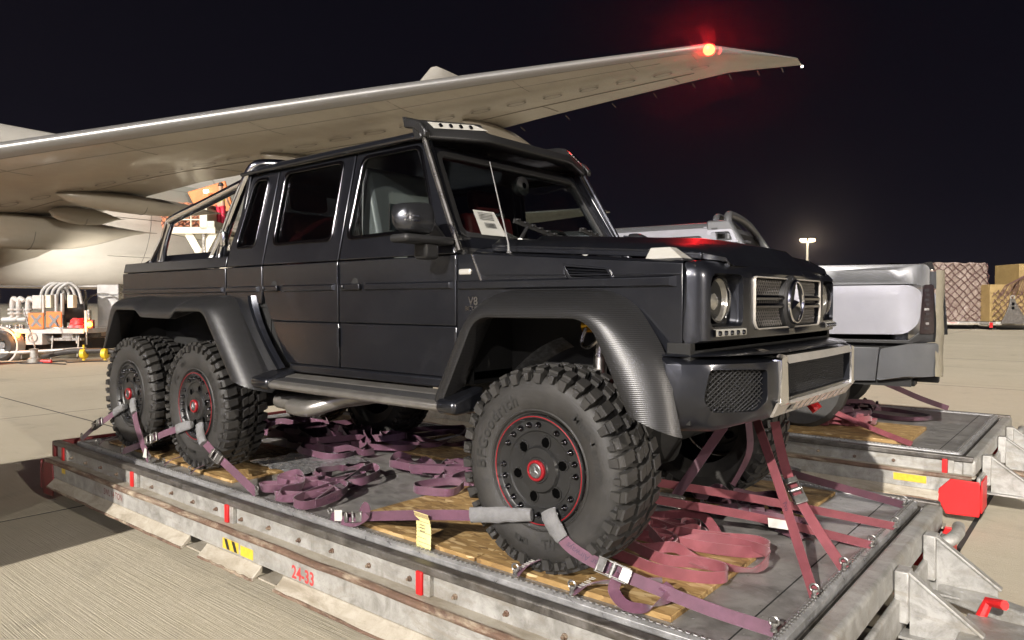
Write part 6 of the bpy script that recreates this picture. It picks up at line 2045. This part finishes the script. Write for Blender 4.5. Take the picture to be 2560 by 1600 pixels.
# off-frame floodlight masts of the apron, plus one added as fill
def flood_mast(label, loc, h, target, energy, colr, ang=60):
    m = thing('light_mast', label, 'light mast', (loc[0], loc[1], 0))
    mb = MB(); mb.tube([(0, 0, 0), (0, 0, h)], [.4, .28], 12); mb.build('mast_pole', MT['cream'], m)
    d = (Vector(target) - Vector((loc[0], loc[1], h))).normalized()
    mb = MB(); mb.lathe([(.2, -.5), (.9, .2), (.9, .3), (.001, .3)], (0, 0, h), d, 16); mb.build('floodlight_head', MT['flood'], m)
    l = bpy.data.lights.new('floodlight', 'SPOT'); l.energy = energy; l.color = colr; l.spot_size = radians(ang); l.spot_blend = .5; l.shadow_soft_size = .6
    o_ = bpy.data.objects.new('floodlight', l); link(o_, m)
    o_.location = Vector((0, 0, h)) + d * .8; o_.rotation_euler = d.to_track_quat('-Z', 'Y').to_euler()
    return m
flood_mast('tall floodlight mast far off to the right of the apron', (105, -18), 28, (-8, 4, 2), 210000, (1, .90, .76), 70)
flood_mast('orange sodium floodlight mast beyond the left side of the aircraft', (-52, -42), 9, (-28, 8, 3), 60000, (1, .42, .13), 60)


# work lamp standing by the loader, shining on the fuselage
wc = f0(-2.6, -4.2, 1.25)
wl = MB(); wl.box(-.14, .14, -.10, .10, -.1, .1); wl.tube([(0, 0, -1.2), (0, 0, -.1)], .04, 8); wo_ = wl.build('work_lamp', MT['whitelamp'], loader, .02); wo_.location = wc
l = bpy.data.lights.new('work_light', 'SPOT'); l.energy = 1300; l.color = (1, .93, .82); l.spot_size = radians(110); l.spot_blend = 1.0; l.shadow_soft_size = .3
o_ = bpy.data.objects.new('work_light', l); link(o_, loader); o_.location = wc + LY * .3; o_.rotation_euler = (LY + LX * -.05 + Vector((0, 0, .42))).to_track_quat('-Z', 'Y').to_euler()
flood_mast('added fill light mast, unseen far behind the photographer to the right', (42, -72), 28, (-6, 2, 1), 46000, (1, .94, .86), 60)  # added mast, only there to fill the dark shadows
# ================================================================== silver pickup on the rear pallet
sp = thing('pickup_truck', 'silver pickup with grey sail panels and covered tailgate on the rear pallet', 'truck', (-.0, 0, Z0))
YS, YFAR = 3.60, 5.62
YC = (YS + YFAR) / 2
def spy(x, s):      # side surface, rounded at the rear corner
    t = max(0, (x - .52) / .30)
    y = YS + .16 * min(t, 1.15) ** 2.2
    return y if s < 0 else 2 * YC - y
def spfn(s, t=.03, off=0.0):
    sg = -1 if s < 0 else 1
    return lambda u, v, k: (u, spy(u, s) + sg * (off - t * k - .05 * max(0, v - 1.36) - (.10 * max(0, .9 - v))), v)
for s in (-1, 1):
    mb = MB(); mb.panel(rnd([(-1.05, .90), (.56, .925), (.665, 1.02), (.685, 1.30), (.60, 1.362), (-1.05, 1.362)], [.01, .08, .08, .06, .08, .01], 5), [], spfn(s, .04, .012), .10)
    bsd = mb.build('bed_side', MT['silver_paint'], sp, .012)
    mb = MB(); mb.panel(rnd([(-1.05, 1.372), (.62, 1.372), (.735, 1.345), (.735, 1.545), (-1.05, 1.565)], [.01, .02, .02, .06, .01], 5), [], spfn(s, .06), .10); mb.build('bed_rail', MT['grey_paint'], bsd, .02)
    mb = MB(); mb.panel([(-1.05, .865), (.58, .875), (.70, .98), (.70, 1.37), (.76, 1.37), (.80, .86), (.6, .84), (-1.05, .83)], [], spfn(s, .05, -.012), .10); mb.build('bed_trim', MT['black'], bsd, .01)
    if s > 0: continue
    mb = MB(); mb.panel(rnd([(.665, .93), (.775, .93), (.765, 1.365), (.69, 1.365)], .02, 3), [], spfn(s, .05, .006), .06)
    tl = mb.build('tail_lamp', simple('smoked_lens', (.012, .006, .007), .12, 0, spec=.8) if s < 0 else MT['black'], bsd, .008)
    for k in range(9):
        mb = MB(); z = .97 + k * .042; mb.panel(rect(.70 + .012 * (k % 2), .735, z, z + .02), [], spfn(s, .01, .010), 0); mb.build('lamp_facet', MT['skinmetal'] if k in (1, 4) else MT['blackchrome'], tl)
    rx_ = .80 if s < 0 else .66
    mb = MB(); mb.panel(rnd([(.33, .50), (rx_, .555), (rx_ + .01, .85), (.60, .845), (.36, .79)], .03, 4), [], spfn(s, .08, .02), .09); mb.build('rear_bumper_corner', MT['grey_paint'], sp, .015)
    mb = MB(); mb.panel([(-1.05, .42), (.32, .495), (.35, .80), (-1.05, .80)], [], spfn(s, .05, .0), .15); mb.build('side_sill', MT['grey_paint'], sp, .012)
    # cab side with windows
    mb = MB(); mb.panel([(-4.2, .80), (-1.06, .80), (-1.06, 1.60), (-4.2, 1.55)], [], spfn(s, .05, .012), .3); cs = mb.build('cab_side', MT['silver_paint'], sp, .01)
    yi = lambda z: (YS + .02 + .16 * max(0, z - 1.58) / .45)
    cfn = lambda u, v, k: (u, (yi(v) + .03 * k) if s < 0 else 2 * YC - (yi(v) + .03 * k), v)
    mb = MB(); mb.panel([(-3.9, 1.60), (-1.10, 1.60), (-1.22, 2.0), (-3.3, 2.0)], [rnd([(-2.3, 1.64), (-1.30, 1.64), (-1.34, 1.90), (-2.3, 1.90)], .04), rnd([(-3.65, 1.64), (-2.4, 1.64), (-2.4, 1.90), (-3.25, 1.90)], .04)], cfn, 0); mb.build('window_frame', MT['silver_paint'], cs, .01)
    mb = MB(); mb.panel([(-3.8, 1.61), (-1.14, 1.61), (-1.25, 1.98), (-3.3, 1.98)], [], lambda u, v, k: (u, (yi(v) + .02 + .005 * k) if s < 0 else 2 * YC - (yi(v) + .02 + .005 * k), v), 0); mb.build('side_window', MT['black'], cs)
    # sail panel and roll bar
    if s > 0: continue
    sfn = lambda u, v, k: (u, (YS + .10 + .12 * max(0, v - 1.5) + .10 * k) if s < 0 else 2 * YC - (YS + .10 + .12 * max(0, v - 1.5) + .10 * k), v)
    mb = MB(); mb.panel([(-1.30, 1.55), (-.74, 1.55), (-1.06, 2.06), (-1.30, 2.06)], [rnd([(-1.20, 1.865), (-1.05, 1.865), (-1.04, 1.905), (-1.21, 1.92)], .01)], sfn, 0)
    sl_ = mb.build('sail_panel', MT['grey_paint'], sp, .02)
    mb = MB(); mb.panel(rnd([(-1.28, 1.82), (-.96, 1.82), (-1.03, 1.96), (-1.29, 1.96)], .02), [rnd([(-1.235, 1.842), (-1.015, 1.842), (-1.055, 1.935), (-1.245, 1.935)], .015)], lambda u, v, k: (u, sfn(u, v, 0)[1] + (-.012 + .02 * k) * (1 if s < 0 else -1), v), 0); mb.build('panel_trim', MT['silver_paint'], sl_, .004)
for xo in (0, -.16):
    y0_ = YS + .20 + (.12 if xo else 0)
    mb = MB(); mb.tube(smooth_path([(-1.06 + xo, y0_, 1.60), (-1.08 + xo, y0_, 1.98), (-1.10 + xo, y0_ + .06, 2.105), (-1.12 + xo, y0_ + .25, 2.13), (-1.14 + xo, 4.5, 2.12), (-1.15 + xo, 4.92, 2.06), (-1.13 + xo, 5.2, 1.95), (-1.02 + xo, 5.28, 1.74), (-.98 + xo, 5.28, 1.5)], 6), .042 if not xo else .036, 12); mb.build('roll_bar', MT['grey_paint'], sp)
# light bars between the roll bars
for k in range(4):
    mb = MB(); z = 1.90 - k * .06; mb.box(-1.16, -1.13, YC + .05, YC + .22, z - .012, z + .012); mb.build('rear_louvre', MT['silver_paint'], sp)
mb = MB(); rows = []
for x, dz in ((-3.35, -.04), (-3.2, 0), (-1.35, .0), (-1.22, -.03), (-1.2, -.09)):
    rows.append([(x, YS + .16, 1.985 + dz * .6), (x, YS + .19, 2.035 + dz), (x, YS + .35, 2.06 + dz), (x, YC, 2.07 + dz), (x, YFAR - .35, 2.06 + dz), (x, YFAR - .19, 2.035 + dz), (x, YFAR - .16, 1.985 + dz * .6)])
mb.grid(rows); mb.build('roof', MT['grey_paint'], sp, 0, 60)
mb = MB(); mb.box(-1.24, -1.18, YS + .15, YFAR - .15, 1.45, 1.98); mb.build('cab_rear_wall', MT['black'], sp)
mb = MB(); mb.box(-4.2, .60, YS + .10, YFAR - .10, .45, .85); mb.build('underbody', MT['dark'], sp)
mb = MB(); mb.box(-1.05, .55, YS + .12, YFAR - .12, 1.05, 1.50); mb.build('bed_cover', MT['black'], sp, .02)
mb = MB(); mb.box(-5.35, -3.9, YS + .08, YFAR - .08, .75, 1.50); mb.build('bonnet', MT['silver_paint'], sp, .05)
mb = MB(); mb.add([(-3.9, YS + .2, 1.5), (-3.9, YFAR - .2, 1.5), (-3.3, YFAR - .2, 2.03), (-3.3, YS + .2, 2.03)], [(0, 1, 2, 3)]); mb.build('windscreen', MT['black'], sp)
# tailgate and its beige cover
mb = MB(); mb.box(.42, .56, YS + .20, YFAR - .20, .60, 1.50); tgt = mb.build('tailgate', MT['silver_paint'], sp, .04)
mb = MB(); rows = []
rr = random.Random(4)
for j in range(16):
    z = 1.50 - .95 * j / 15
    row = []
    for i in range(10):
        t = i / 9
        x = .785 + .075 * sin(min(1, t / .3) * pi / 2) - .17 * (.30 * t + .30 * t * t) + .010 * sin(j * .9) * t + rr.uniform(-.004, .004)
        row.append((x, YS + .115 + .30 * t + .30 * t * t, z - .03 * t + rr.uniform(-.006, .006)))
    rows.append(row)
mb.grid(rows); mb.build('tailgate_cover', simple('beige_cover', (.19, .17, .125), .6, c2=(.14, .125, .095), nscale=4, bmp=.4, bscale=10, bdist=.02), tgt, 0, 60)
mb = MB(); mb.grid([[(-.2 + .95 * i / 12, YS + .06 + .5 * j / 4, 1.555 + .012 * sin(i * 1.7 + j) - .008 * j) for j in range(5)] for i in range(13)]); mb.build('bed_wrap', MT['grey_paint'], tgt, 0, 60)
mb = MB(); mb.box(.62, .80, YS + .40, YS + .52, .47, .56); mb.build('tow_hook', MT['black'], sp, .01)
mb = MB(); mb.box(.30, .62, YS + .25, YS + .5, .44, .50); mb.build('rear_bracket', MT['black'], sp, .01)
for x in (-4.55, -.35):
    for y in (YS + .20, YFAR - .20):
        mb = MB(); mb.lathe([(.2, -.14), (.38, -.15), (.43, -.08), (.43, .08), (.38, .15), (.2, .14)], (x, y, .42), (0, 1, 0), 28); w = mb.build('wheel', MT['rubber'], sp)
        mb = MB(); mb.lathe([(.26, -.12), (.24, -.06), (.001, -.08)], (x, y, .42), (0, 1 if y < YC else -1, 0), 24); mb.build('wheel_rim', MT['skinmetal'], w)

rot_ = radians(6.0); pv_ = Vector((.80, 3.60))
sp.rotation_euler = (0, 0, rot_)
sp.location = (pv_.x - (pv_.x * cos(rot_) - pv_.y * sin(rot_)), pv_.y - (pv_.x * sin(rot_) + pv_.y * cos(rot_)) + .06, Z0)
# ================================================================== haze volume added for the lamp glow
hm = bpy.data.materials.new('glow_haze'); hm.use_nodes = True
ht = hm.node_tree; ht.nodes.clear()
ho_ = ht.nodes.new('ShaderNodeOutputMaterial'); hv = ht.nodes.new('ShaderNodeVolumePrincipled')
hv.inputs['Color'].default_value = (.66, .68, 1, 1)
hv.inputs['Density'].default_value = .0023
hv.inputs['Anisotropy'].default_value = .92
ht.links.new(hv.outputs[0], ho_.inputs['Volume'])
mb = MB(); mb.box(-640, 260, -120, 640, -1, 33)
hz0 = mb.build('haze', hm, None, 0, 0); tag(hz0, 'thin pale haze volume added over the apron to make the lamps glow', 'haze', None, 'stuff')
scene.cycles.volume_bounces = 0
